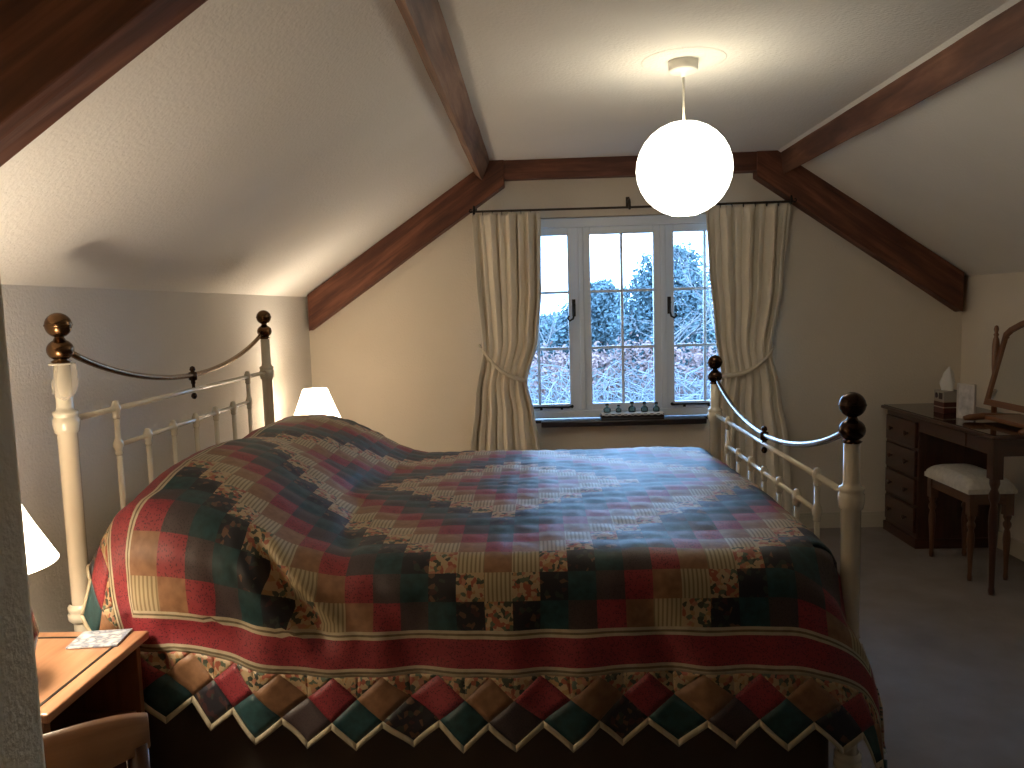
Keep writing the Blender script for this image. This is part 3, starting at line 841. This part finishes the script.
# ------------------------------------------------------------------ near bedside cabinet, lamp, card
def cabinet(x0, x1, y0, y1, zt, label):
    c = thing('bedside_cabinet', label, 'bedside cabinet', ((x0 + x1) / 2, (y0 + y1) / 2, 0))
    m = MB(); m.box((x0, y0, zt - .022), (x1, y1, zt)); obj('table_top', m, M['pine'], c, bevel=.005)
    m = MB(); m.box((x1 - .045, y0 + .004, zt), (x1 - .038, y1 - .004, zt + .0015)); m.box((x0 + .01, y1 - .045, zt), (x1 - .045, y1 - .038, zt + .0015)); obj('inlay_line', m, M['iron'], c)
    xi0, xi1, yi0, yi1 = x0 + .01, x1 - .02, y0 + .015, y1 - .015
    for ya, yb in ((yi0, yi0 + .02), (yi1 - .02, yi1)):
        m = MB(); m.box((xi0, ya, .0), (xi1, yb, zt - .022)); obj('side_panel', m, M['pine_dark'], c, bevel=.002)
    m = MB(); m.box((xi0, yi0 + .02, .06), (xi0 + .012, yi1 - .02, zt - .022)); obj('back_panel', m, M['pine_dark'], c)
    for z in (.06, zt - .22): 
        m = MB(); m.box((xi0 + .012, yi0 + .02, z), (xi1 - .012, yi1 - .02, z + .018)); obj('shelf', m, M['pine_dark'], c)
    m = MB(); m.box((xi1 - .018, yi0 + .022, .08), (xi1 - .002, yi1 - .022, zt - .225)); m.box((xi1 - .002, yi0 + .07, .13), (xi1 + .003, yi1 - .07, zt - .275))
    d = obj('door', m, M['pine_dark'], c, bevel=.003)
    m = MB(); m.lathe([(.006, 0), (.006, .012), (.014, .018), (.014, .026), (0, .03)], (xi1 - .002, yi0 + .05, .3), 14, axis='x'); obj('knob', m, M['brass'], d)
    m = MB(); m.box((xi1 - .03, yi0 + .02, 0), (xi1 - .012, yi1 - .02, .06)); obj('plinth', m, M['pine_dark'], c)
    return c
cabinet(-1.47, -1.042, 1.525, 1.955, .68, 'pine bedside cabinet with an open niche, near side of the bed')
cabinet(-1.47, -1.045, 4.10, 4.52, .60, 'pine bedside cabinet in the far corner beyond the bed')

def lamp(x, y, z0, zb, zt, rb, rt, br, label, power, bulbz):
    L = thing('table_lamp', label, 'table lamp', (x, y, z0))
    m = MB(); h = zb - z0
    m.lathe([(br * .8, 0), (br * .84, .008), (br * .7, .016), (br * .82, h * .18), (br, h * .42), (br * .86, h * .62), (br * .45, h * .8), (.016, h * .9), (.014, h * .97), (.02, h), (.02, h + .02)], (x, y, z0), 28)
    obj('base', m, M['ceramic'], L)
    m = MB(); m.tube([(x, y, zb + .0), (x, y, bulbz - .035)], .012, 12); m.lathe([(.012, bulbz - .05), (.018, bulbz - .045), (.018, bulbz - .028), (.01, bulbz - .025)], (x, y, 0), 14)
    for k in range(3):
        a = TAU * k / 3; m.tube([(x, y, bulbz - .045), (x + (lerp(rb, rt, (bulbz - .03 - zb) / (zt - zb)) - .004) * math.cos(a), y + (lerp(rb, rt, (bulbz - .03 - zb) / (zt - zb)) - .004) * math.sin(a), bulbz - .03)], .002, 6)
    obj('bulb_holder', m, M['white_plastic'], L)
    m = MB(); m.lathe([(rb, zb), (lerp(rb, rt, .5) - .002, lerp(zb, zt, .5)), (rt, zt)], (x, y, 0), 48, cap=False)
    obj('lamp_shade', m, M['shade'], L, solid=.003)
    ld = bpy.data.lights.new('bulb_light', 'POINT'); ld.energy = power; ld.color = (1, .84, .66); ld.shadow_soft_size = .055
    lo = bpy.data.objects.new('bulb_light', ld); COL.objects.link(lo); lo.parent = L; lo.location = (0, 0, bulbz - z0)
    return L
lamp(-1.225, 1.635, .68, .963, 1.126, .138, .058, .088, 'lit table lamp with a red-brown base on the near bedside cabinet', 24, 1.073)
lamp(-1.246, 4.30, .60, .865, 1.077, .150, .066, .07, 'lit white cone lamp beyond the pillows in the far corner', 22, .995)

# picture card on the cabinet
def cardmat(name):
    m, nt, b = newmat(name)
    tc = N(nt, 'ShaderNodeTexCoord'); no = N(nt, 'ShaderNodeTexNoise', i_Scale=30.0, i_Detail=3.0); nt.links.new(tc.outputs['Object'], no.inputs['Vector'])
    r = ramp(nt, [(.38, (.62, .62, .6)), (.47, (.16, .19, .26)), (.56, (.42, .46, .50)), (.66, (.7, .7, .68))]); nt.links.new(no.outputs['Fac'], r.inputs[0]); nt.links.new(r.outputs[0], b.inputs['Base Color'])
    b.inputs['Roughness'].default_value = .3
    return m
b = MB(); cx, cy = -1.14, 1.895; a = .12
def rc(px, py, z): return (cx + px * math.cos(a) - py * math.sin(a), cy + px * math.sin(a) + py * math.cos(a), z)
b.hexa([rc((-.062, .062)[i & 1], (-.05, .05)[(i >> 1) & 1], .6818 + .005 * ((i >> 2) & 1)) for i in range(8)])
tag(obj('picture_card', b, cardmat('picture_print'), bevel=.001), 'grey and white printed card lying on the near bedside cabinet', 'card')

# wall socket behind the near lamp
b = MB(); b.box((XL, 2.0 - .042, .955), (XL + .012, 2.0 + .042, 1.075))
sk = obj('wall_switch', b, M['white_plastic'], bevel=.004); tag(sk, 'white switch plate on the low wall above the near lamp', 'switch')
m = MB(); m.box((XL + .012, 2.0 - .012, .995), (XL + .019, 2.0 + .012, 1.03)); obj('rocker', m, M['white_plastic'], sk, bevel=.002)

# sheer bag hanging on the near head post
b = MB()
def shf(u, v):
    a = TAU * u
    r = pw(v, [(0, .024), (.12, .027), (.55, .037), (.8, .032), (.94, .015), (1, .003)])
    r *= 1 + .10 * math.sin(a * 5 + v * 3)
    return (HX + .022 + r * math.cos(a) * .8 , YN - .012 + r * math.sin(a) * 1.0 - .022 * v, 1.385 - .10 * v)
b.grid(shf, 40, 16)
sb = obj('organza_bag', b, M['sheer'], solid=0); tag(sb, 'small sheer white bag hanging under the brass knob of the headboard post', 'bag')
m = MB(); m.tube([(HX + .03 * math.cos(TAU * k / 20), YN + .03 * math.sin(TAU * k / 20), 1.382) for k in range(21)], .0025, 6); obj('ribbon', m, M['tie'], sb)

# ------------------------------------------------------------------ chair (only its back shows)
CHX, CHY, CR_ = -.822, 1.086, math.radians(31)
ch = thing('wooden_chair', 'brown wooden chair with a curved top rail, in front of the bedside cabinet', 'chair', (CHX, CHY, 0), CR_)
def chp(x): return .035 * (x / .2) ** 2      # back curve, ends forward
m = MB()
N_ = 20; vs = []; fs = []; uvs = []
for i in range(N_ + 1):
    x = lerp(-.205, .205, i / N_); y = chp(x); zt = .864 - .022 * (x / .205) ** 4; zb = .775 + .012 * (x / .2) ** 2
    e = 1 if 0 < i < N_ else .8
    for dy, z in ((-.014, zb), (-.016, zt - .012), (-.008, zt), (.010, zt), (.016, zt - .012), (.014, zb)): vs.append((x, y + dy * e, z))
for i in range(N_):
    for k in range(6):
        k2 = (k + 1) % 6; fs.append((i * 6 + k, (i + 1) * 6 + k, (i + 1) * 6 + k2, i * 6 + k2)); uvs.append([(i * .02, k * .03), (i * .02 + .02, k * .03), (i * .02 + .02, k * .03 + .03), (i * .02, k * .03 + .03)])
fs.append(tuple(range(6))); uvs.append([(0, 0)] * 6); fs.append(tuple(N_ * 6 + k for k in range(5, -1, -1))); uvs.append([(0, 0)] * 6)
m.add(vs, fs, uvs, 0, True); obj('top_rail', m, M['pine'], ch, local=True, bevel=.003)
for s in (-1, 1):
    m = MB(); x = s * .185; m.tube([(x, chp(.185) - .0, .80), (x, chp(.185) + .012, .62), (x, .07, .45), (x, .06, .25), (x, .03, 0)], [.017, .018, .019, .018, .015], 12); obj('rear_leg', m, M['chair'], ch, local=True)
    m = MB(); x = s * .17; m.lathe([(.012, 0), (.016, .1), (.02, .2), (.015, .22), (.02, .26), (.018, .43)], (x, .36, 0), 14); obj('front_leg', m, M['chair'], ch, local=True)
m = MB()
def spl(u, v):
    x = lerp(-.165, .165, u); z = lerp(.50, .785, v); return (x, chp(x) + .012 * (1 - v), z)
m.grid(spl, 12, 6); obj('back_panel', m, M['chair'], ch, local=True, solid=.012)
m = MB(); m.box((-.185, .045, .495), (.185, .07, .53)); obj('lower_rail', m, M['chair'], ch, local=True, bevel=.004)
m = MB(); m.prism([(-.19, .055), (.19, .055), (.20, .20), (.19, .385), (-.19, .385), (-.20, .20)], .43, .458, axis='z'); obj('seat', m, M['chair'], ch, local=True, bevel=.008)
for y in (.1, .3):
    m = MB(); m.tube([(-.175, y, .2), (.175, y, .2)], .009, 8); obj('stretcher', m, M['chair'], ch, local=True)

# ------------------------------------------------------------------ dressing table
TX0, TX1, TY0, TY1, TZ = 2.195, 2.69, 3.80, 5.045, .81
dt = thing('dressing_table', 'dark mahogany dressing table with a drawer pedestal along the right wall', 'dressing table', (2.46, 4.42, 0))
m = MB(); m.box((TX0, TY0, TZ - .02), (TX1, TY1, TZ)); obj('table_top', m, M['mahog'], dt, bevel=.008)
m = MB(); m.box((TX0 + .015, TY0 + .015, TZ), (TX1 - .015, TY1 - .015, TZ + .004)); obj('glass_top', m, plain('dark_glass_top', (.035, .015, .009), .06, spec=.8), dt)
py0, py1 = 4.60, 5.025
m = MB(); m.box((TX0 + .035, py0, .0), (TX1 - .01, py1, TZ - .02)); m.box((TX0 + .02, py0 - .008, 0), (TX1 - .01, py1, .06)); obj('pedestal', m, M['mahog'], dt, bevel=.004)
for k in range(4):
    z0 = .085 + k * .172; m = MB(); m.box((TX0 + .02, py0 + .02, z0), (TX0 + .04, py1 - .02, z0 + .155)); d = obj('drawer', m, M['mahog'], dt, bevel=.005)
    for y in (py0 + .11, py1 - .11):
        m = MB(); m.lathe([(.006, 0), (.006, -.012), (.015, -.018), (.015, -.026), (0, -.03)], (TX0 + .02, y, z0 + .078), 14, axis='x'); obj('knob', m, M['mahog'], d)
m = MB(); m.box((TX0 + .035, TY0 + .06, TZ - .105), (TX0 + .055, py0, TZ - .02)); obj('apron', m, M['mahog'], dt)
m = MB(); m.box((TX0 + .03, TY0 + .30, TZ - .10), (TX0 + .036, py0 - .06, TZ - .03)); d = obj('drawer', m, M['mahog'], dt, bevel=.002)
m = MB(); m.box((TX0 + .07, TY0 + .03, TZ - .105), (TX1 - .05, TY0 + .05, TZ - .02)); obj('apron', m, M['mahog'], dt)
def turned_leg(x, y, top, sq, r):
    mm = MB(); mm.box((x - r, y - r, top - sq), (x + r, y + r, top))
    h = top - sq
    mm.lathe([(r * .55, 0), (r * .62, .02), (r * .5, .04), (r * .62, h * .35), (r * .9, h * .62), (r * .8, h * .72), (r * .55, h * .78), (r * .95, h * .83), (r * .95, h * .87), (r * .6, h * .91), (r * .95, h * .96), (r * .9, h)], (x, y, 0), 18)
    return mm
for x in (TX0 + .045, TX1 - .04): obj('leg', turned_leg(x, TY0 + .055, TZ - .02, .2, .026), M['mahog'], dt)

# stool
sx0, sx1, sy0, sy1 = 2.21, 2.46, 4.03, 4.49
stl = thing('stool', 'padded wooden stool tucked under the dressing table', 'stool', (2.35, 4.26, 0))
for x in (sx0 + .035, sx1 - .03):
    for y in (sy0 + .03, sy1 - .03): obj('leg', turned_leg(x, y, .47, .12, .021), M['mahog_light'] if False else M['chair'], stl)
m = MB(); m.box((sx0 + .02, sy0 + .015, .41), (sx1 - .015, sy0 + .035, .47)); m.box((sx0 + .02, sy1 - .035, .41), (sx1 - .015, sy1 - .015, .47)); m.box((sx0 + .02, sy0 + .035, .41), (sx0 + .04, sy1 - .035, .47)); m.box((sx1 - .035, sy0 + .035, .41), (sx1 - .015, sy1 - .035, .47))
obj('apron', m, M['chair'], stl)
m = MB()
def cu(u, v):
    e = 5; a, b_ = 2 * u - 1, 2 * v - 1
    h = (1 - abs(a) ** e) ** .5 * (1 - abs(b_) ** e) ** .5
    return (lerp(sx0, sx1, u), lerp(sy0, sy1, v), .492 + .062 * h - .004 * (math.sin(u * 22) * math.sin(v * 26)) ** 2)
m.grid(cu, 40, 40)
m.box((sx0, sy0, .468), (sx1, sy1, .4925)); obj('seat_cushion', m, M['cushion'], stl)

# tissue box
tb = thing('tissue_box', 'dark red and white tissue box with a white tissue sticking up on the dressing table', 'tissue box', (2.40, 4.62, TZ + .004))
def tismat():
    m, nt, b = newmat('tissue_box_print')
    tc = N(nt, 'ShaderNodeTexCoord'); s = N(nt, 'ShaderNodeSeparateXYZ'); nt.links.new(tc.outputs['Object'], s.inputs[0])
    a = N(nt, 'ShaderNodeMath', operation='MULTIPLY'); a.inputs[1].default_value = 1 / .13; nt.links.new(s.outputs[2], a.inputs[0])
    r = ramp(nt, [(0, (.07, .015, .012)), (.24, (.35, .30, .24)), (.29, (.07, .015, .012)), (.50, (.35, .30, .24)), (.58, (.34, .31, .27))], 'CONSTANT'); nt.links.new(a.outputs[0], r.inputs[0])
    nt.links.new(r.outputs[0], b.inputs['Base Color']); b.inputs['Roughness'].default_value = .5
    return m
z0 = TZ + .004; m = MB(); m.box((2.345, 4.565, z0), (2.455, 4.675, z0 + .13)); obj('carton', m, tismat(), tb, bevel=.004)
m = MB(); m.lathe([(.016, 0), (.016, -.0015), (0, -.002)], (2.345, 4.642, z0 + .10), 20, axis='x'); m.box((2.3435, 4.575, z0 + .082), (2.345, 4.615, z0 + .118)); obj('printed_mark', m, plain('print_dark', (.03, .012, .012), .5), tb)
m = MB()
def tis(u, v):
    a = TAU * u; r = pw(v, [(0, .036), (.3, .047), (.7, .030), (1, .004)]) * (1 + .3 * math.sin(3 * a + 2 * v))
    return (2.40 + r * math.cos(a) * .7 + .01 * v, 4.62 + r * math.sin(a) + .012 * v, z0 + .128 + .14 * v)
m.grid(tis, 36, 14); obj('tissue', m, plain('tissue_paper', (.72, .70, .66), .9), tb)

# standing card in a pale frame
cf = thing('card_holder', 'small upright pale framed card on the dressing table before the mirror', 'card', (2.36, 4.352, z0), math.radians(14))
m = MB(); 
for lo, hi in (((-.006, -.062, 0), (.006, -.054, .195)), ((-.006, .054, 0), (.006, .062, .195)), ((-.006, -.054, 0), (.006, .054, .008)), ((-.006, -.054, .187), (.006, .054, .195))): m.box(lo, hi)
m.hexa([(.006 + (.002 if i & 1 else 0) + (.05 if not i & 4 else 0), (-.015, .015)[(i >> 1) & 1], (0, .15)[(i >> 2) & 1]) for i in range(8)])
obj('card_frame', m, plain('silver_frame', (.62, .58, .52), .35, .4), cf, local=True)
m = MB(); m.box((-.003, -.054, .008), (.003, .054, .187)); obj('printed_card', m, plain('card_print', (.56, .53, .50), .5, var=.3, vscale=22), cf, local=True)

# swing mirror
mr = thing('dressing_mirror', 'wooden swing mirror on a stand on the dressing table', 'mirror', (2.48, 4.01, z0))
MY0, MY1 = 3.74, 4.27
m = MB(); m.box((2.40, MY0 + .01, z0 + .012), (2.60, MY1 + .01, z0 + .035))
obj('stand', m, M['mahog_light'], mr, bevel=.006)
for y in (MY0 + .03, MY1 - .01):
    m = MB(); m.tube([(2.30, y, z0 + .018), (2.33, y, z0 + .022), (2.40, y, z0 + .028), (2.60, y, z0 + .022)], [.012, .018, .019, .014], 12); obj('foot', m, M['mahog_light'], mr)
for y in (MY0 - .012, MY1 + .018):
    m = MB(); m.lathe([(.014, .03), (.014, .10), (.010, .12), (.016, .16), (.013, .22), (.018, .30), (.019, .40), (.015, .44), (.009, .455), (.014, .465), (.008, .475), (.013, .495), (.008, .512), (0, .516)], (2.475, y, z0), 16); obj('post', m, M['mahog_light'], mr)
ta = math.atan2(.10, .40); Zm0 = .905
def mp_(a, bz, dx): # a: along y, bz up the mirror, dx thickness
    return (2.405 + bz * math.sin(ta) + dx * math.cos(ta), a, Zm0 + bz * math.cos(ta) - dx * math.sin(ta))
HM = .50; ym = (MY0 + MY1) / 2; hw = (MY1 - MY0) / 2
outer = [(-hw, 0), (hw, 0), (hw, .395), (hw - .035, .425), (hw - .12, .462), (0, .50), (-hw + .12, .462), (-hw + .035, .425), (-hw, .395)]
inner = [(a * (hw - .034) / hw, .034 + b_ * (.5 - .068) / .5) for a, b_ in outer]
m = MB(); n_ = len(outer); vs = []
for ring_, dx in ((outer, 0), (outer, .02), (inner, .02), (inner, -.003)):
    vs += [mp_(ym + a, b_, dx) for a, b_ in ring_]
fs = []
for r0, r1 in ((0, 1), (1, 2), (2, 3), (3, 0)):
    for i in range(n_):
        j = (i + 1) % n_; fs.append((r0 * n_ + i, r0 * n_ + j, r1 * n_ + j, r1 * n_ + i))
m.add(vs, fs, [[(0, 0), (.1, 0), (.1, .02), (0, .02)]] * len(fs)); obj('mirror_frame', m, M['mahog_light'], mr, bevel=.003)
m = MB(); m.add([mp_(ym + a, b_, .006) for a, b_ in inner] + [mp_(ym + a, b_, .016) for a, b_ in inner], [tuple(range(n_)), tuple(range(2 * n_ - 1, n_ - 1, -1))]); obj('mirror_glass', m, M['mirror'], mr)

# ------------------------------------------------------------------ outside
M['lawn'] = plain('rough_ground', (.035, .04, .03), 1, var=.4, vscale=3)
b = MB()
def gfn(u, v):
    x = lerp(-14, 18, u); y = lerp(D + .3, 60, v ** 1.6)
    z = -.75 + .9 * sstep(7, 11, y) - .25 * sstep(11, 14, y) + .6 * sstep(25, 55, y) + .12 * noise.noise(Vector((x * .5, y * .4, 0)))
    return (x, y, z)
b.grid(gfn, 60, 60)
tag(obj('garden_bank', b, M['lawn']), 'rough grassy bank rising outside the window', 'ground', kind='structure')
def leafmat(name, c, v): return plain(name, c, .7, var=v, vscale=1.5)
def leaves(mb, cen, rad, n, size, seed, shell=.55):
    rnd = random.Random(seed)
    for _ in range(n):
        while True:
            p = Vector((rnd.uniform(-1, 1), rnd.uniform(-1, 1), rnd.uniform(-1, 1)))
            if shell < p.length < 1: break
        p *= 1 + .25 * noise.noise(p * 2.3 + Vector((seed, 0, 0)))
        c = Vector(cen) + Vector((p.x * rad[0], p.y * rad[1], p.z * rad[2]))
        a = Vector((rnd.gauss(0, 1), rnd.gauss(0, 1), rnd.gauss(0, 1))).normalized(); b_ = a.orthogonal().normalized(); s = size * rnd.uniform(.6, 1.3)
        mb.add([c - a * s, c - b_ * s * .5, c + a * s, c + b_ * s * .5], [(0, 1, 2, 3)])
def branches(mb, p, d, L, r, depth, rnd, spread=.55):
    k = 3; pts = [p]; q = Vector(p); dd = Vector(d)
    for _ in range(k):
        dd = (dd + Vector((rnd.gauss(0, .12), rnd.gauss(0, .12), rnd.gauss(.03, .08)))).normalized(); q = q + dd * L / k; pts.append(q.copy())
    mb.tube(pts, [r * (1 - .45 * i / k) for i in range(k + 1)], 5 if depth < 3 else 6, cap=False)
    if depth == 0: return
    for _ in range(rnd.choice((2, 3, 3))):
        nd = (dd + Vector((rnd.gauss(0, spread), rnd.gauss(0, spread), rnd.gauss(.1, spread * .6)))).normalized()
        branches(mb, pts[rnd.choice((2, 3, 3))], nd, L * rnd.uniform(.6, .82), r * .55, depth - 1, rnd, spread)
M['bark'] = plain('bark', (.20, .18, .17), .9, var=.3, vscale=4)
M['evergreen'] = leafmat('evergreen_leaf', (.085, .125, .13), .3)
M['evergreen2'] = leafmat('grey_green_leaf', (.10, .14, .14), .3)
M['beech'] = leafmat('russet_leaf', (.23, .125, .10), .35)
M['twig'] = plain('pale_twig', (.20, .20, .20), .8, var=.35, vscale=3)
def bush_tree(cx, y, base, top, rx, mat, label, seed, n=7000, size=.06):
    t_ = thing('evergreen_tree', label, 'tree', (cx, y, base - .3))
    m = MB(); m.tube([(cx, y, base - .4), (cx, y, lerp(base, top, .6))], [.12, .05], 8); obj('trunk', m, M['bark'], t_)
    m = MB(); h = top - base
    leaves(m, (cx, y, base + h * .45), (rx, rx * .8, h * .5), n, size, seed)
    leaves(m, (cx - rx * .45, y - .3, base + h * .3), (rx * .7, rx * .6, h * .32), n // 3, size, seed + 1)
    leaves(m, (cx + rx * .3, y + .2, base + h * .72), (rx * .7, rx * .6, h * .30), n // 2, size, seed + 2)
    obj('foliage', m, mat, t_)
# (image position -> place: x = .13..1.2 of the window scaled by distance)
bush_tree(2.75, 17, -.1, 2.75, 1.0, M['evergreen'], 'tall dark evergreen seen through the middle casement', 11)
bush_tree(1.45, 20.2, -.1, 2.1, .9, M['evergreen'], 'lower dark evergreen left of the tall one outside', 21)
bush_tree(3.75, 14.8, -.1, 2.2, .75, M['evergreen2'], 'grey-green tree seen through the right casement', 31, 5000, .07)
bush_tree(-.1, 24, -.1, 1.25, 1.6, M['evergreen2'], 'low grey-green tree seen through the left casement', 41, 5000, .07)
def bare(cx, y, base, L, r, label, seed, depth=5):
    t_ = thing('bare_tree', label, 'tree', (cx, y, base)); m = MB(); rnd = random.Random(seed)
    branches(m, Vector((cx, y, base - .2)), Vector((0, 0, 1)), L, r, depth, rnd); obj('trunk', m, M['bark'], t_)
bare(1.75, 12.5, -.2, 1.0, .05, 'bare branching tree in the middle of the window view', 3)
bare(.42, 12.0, -.2, .95, .035, 'thin bare tree seen through the left casement', 5)
bare(2.85, 12.2, -.2, 1.05, .04, 'bare tree rising above the trees in the right casement', 9)
# russet hedge
hd = MB()
rnd = random.Random(4)
for k in range(26):
    x = -2.5 + k * .33; leaves(hd, (x, 11.0 + .3 * rnd.random(), .46 + .1 * rnd.random()), (.35, .4, .42 + .14 * rnd.random()), 420, .04, 60 + k, .5)
hg = obj('beech_hedge', hd, M['beech']); tag(hg, 'russet-leaved hedge on the bank outside the window', 'hedge')
# bramble tangle
bt = MB(); rnd = random.Random(8)
for k in range(1100):
    x = rnd.uniform(-1.6, 4.6); y = rnd.uniform(8.0, 10.2); z = -.5 + (y - 8) * .30 + rnd.uniform(0, .25)
    L = rnd.uniform(.35, 1.1); a = rnd.uniform(0, TAU); hgt = rnd.uniform(.12, .48)
    pts = []
    for i in range(7):
        t = i / 6; pts.append((x + math.cos(a) * L * t + .12 * math.sin(t * 5 + k), y + math.sin(a) * L * t * .5, z + hgt * math.sin(PI * min(1, t * rnd.uniform(.75, .95))) + .06 * math.sin(k * 1.7 + t * 6)))
    bt.tube(pts, [.009 * (1 - .6 * i / 6) * rnd.uniform(.6, 1.2) for i in range(7)], 5, cap=False)
tag(obj('bramble_tangle', bt, M['twig']), 'tangle of pale bare twigs below the hedge outside the window', 'brambles', kind='stuff')

# ------------------------------------------------------------------ daylight
w = bpy.data.worlds.new('dusk_sky'); sc.world = w; w.use_nodes = True
nt = w.node_tree; bg = nt.nodes['Background']
tc = N(nt, 'ShaderNodeTexCoord'); s = N(nt, 'ShaderNodeSeparateXYZ'); nt.links.new(tc.outputs['Generated'], s.inputs[0])
no = N(nt, 'ShaderNodeTexNoise', i_Scale=2.5, i_Detail=4.0); nt.links.new(tc.outputs['Generated'], no.inputs['Vector'])
r = ramp(nt, [(.0, (.28, .54, 1.0)), (.08, (.34, .61, 1.0)), (.3, (.29, .56, 1.0)), (1, (.24, .50, 1.0))]); nt.links.new(s.outputs[2], r.inputs[0])
nt.links.new(r.outputs[0], bg.inputs['Color']); bg.inputs['Strength'].default_value = 14.0

# ------------------------------------------------------------------ camera
cam = bpy.data.cameras.new('camera'); co = bpy.data.objects.new('camera', cam); COL.objects.link(co); sc.camera = co
cam.sensor_fit = 'HORIZONTAL'; cam.sensor_width = 36; cam.lens = 779.965 / 1024 * 36; cam.clip_start = .02; cam.clip_end = 300
yaw, pit, rol = .0335, .0979, .0288
f = Vector((-math.sin(yaw) * math.cos(pit), math.cos(yaw) * math.cos(pit), -math.sin(pit)))
rt = Vector((math.cos(yaw), math.sin(yaw), 0)); up = rt.cross(f)
c_, s_ = math.cos(rol), math.sin(rol)
R_, U_ = rt * c_ - up * s_, rt * s_ + up * c_
co.matrix_world = Matrix(((R_.x, U_.x, -f.x, 0), (R_.y, U_.y, -f.y, 0), (R_.z, U_.z, -f.z, 1.5), (0, 0, 0, 1)))

sc.view_settings.view_transform = 'Standard'; sc.view_settings.look = 'None'
sc.view_settings.exposure = 0; sc.view_settings.gamma = 1; sc.view_settings.use_curve_mapping = False
sc.cycles.use_denoising = True
sc.cycles.max_bounces = 8; sc.cycles.diffuse_bounces = 5; sc.cycles.transparent_max_bounces = 16
sc.cycles.sample_clamp_indirect = 4
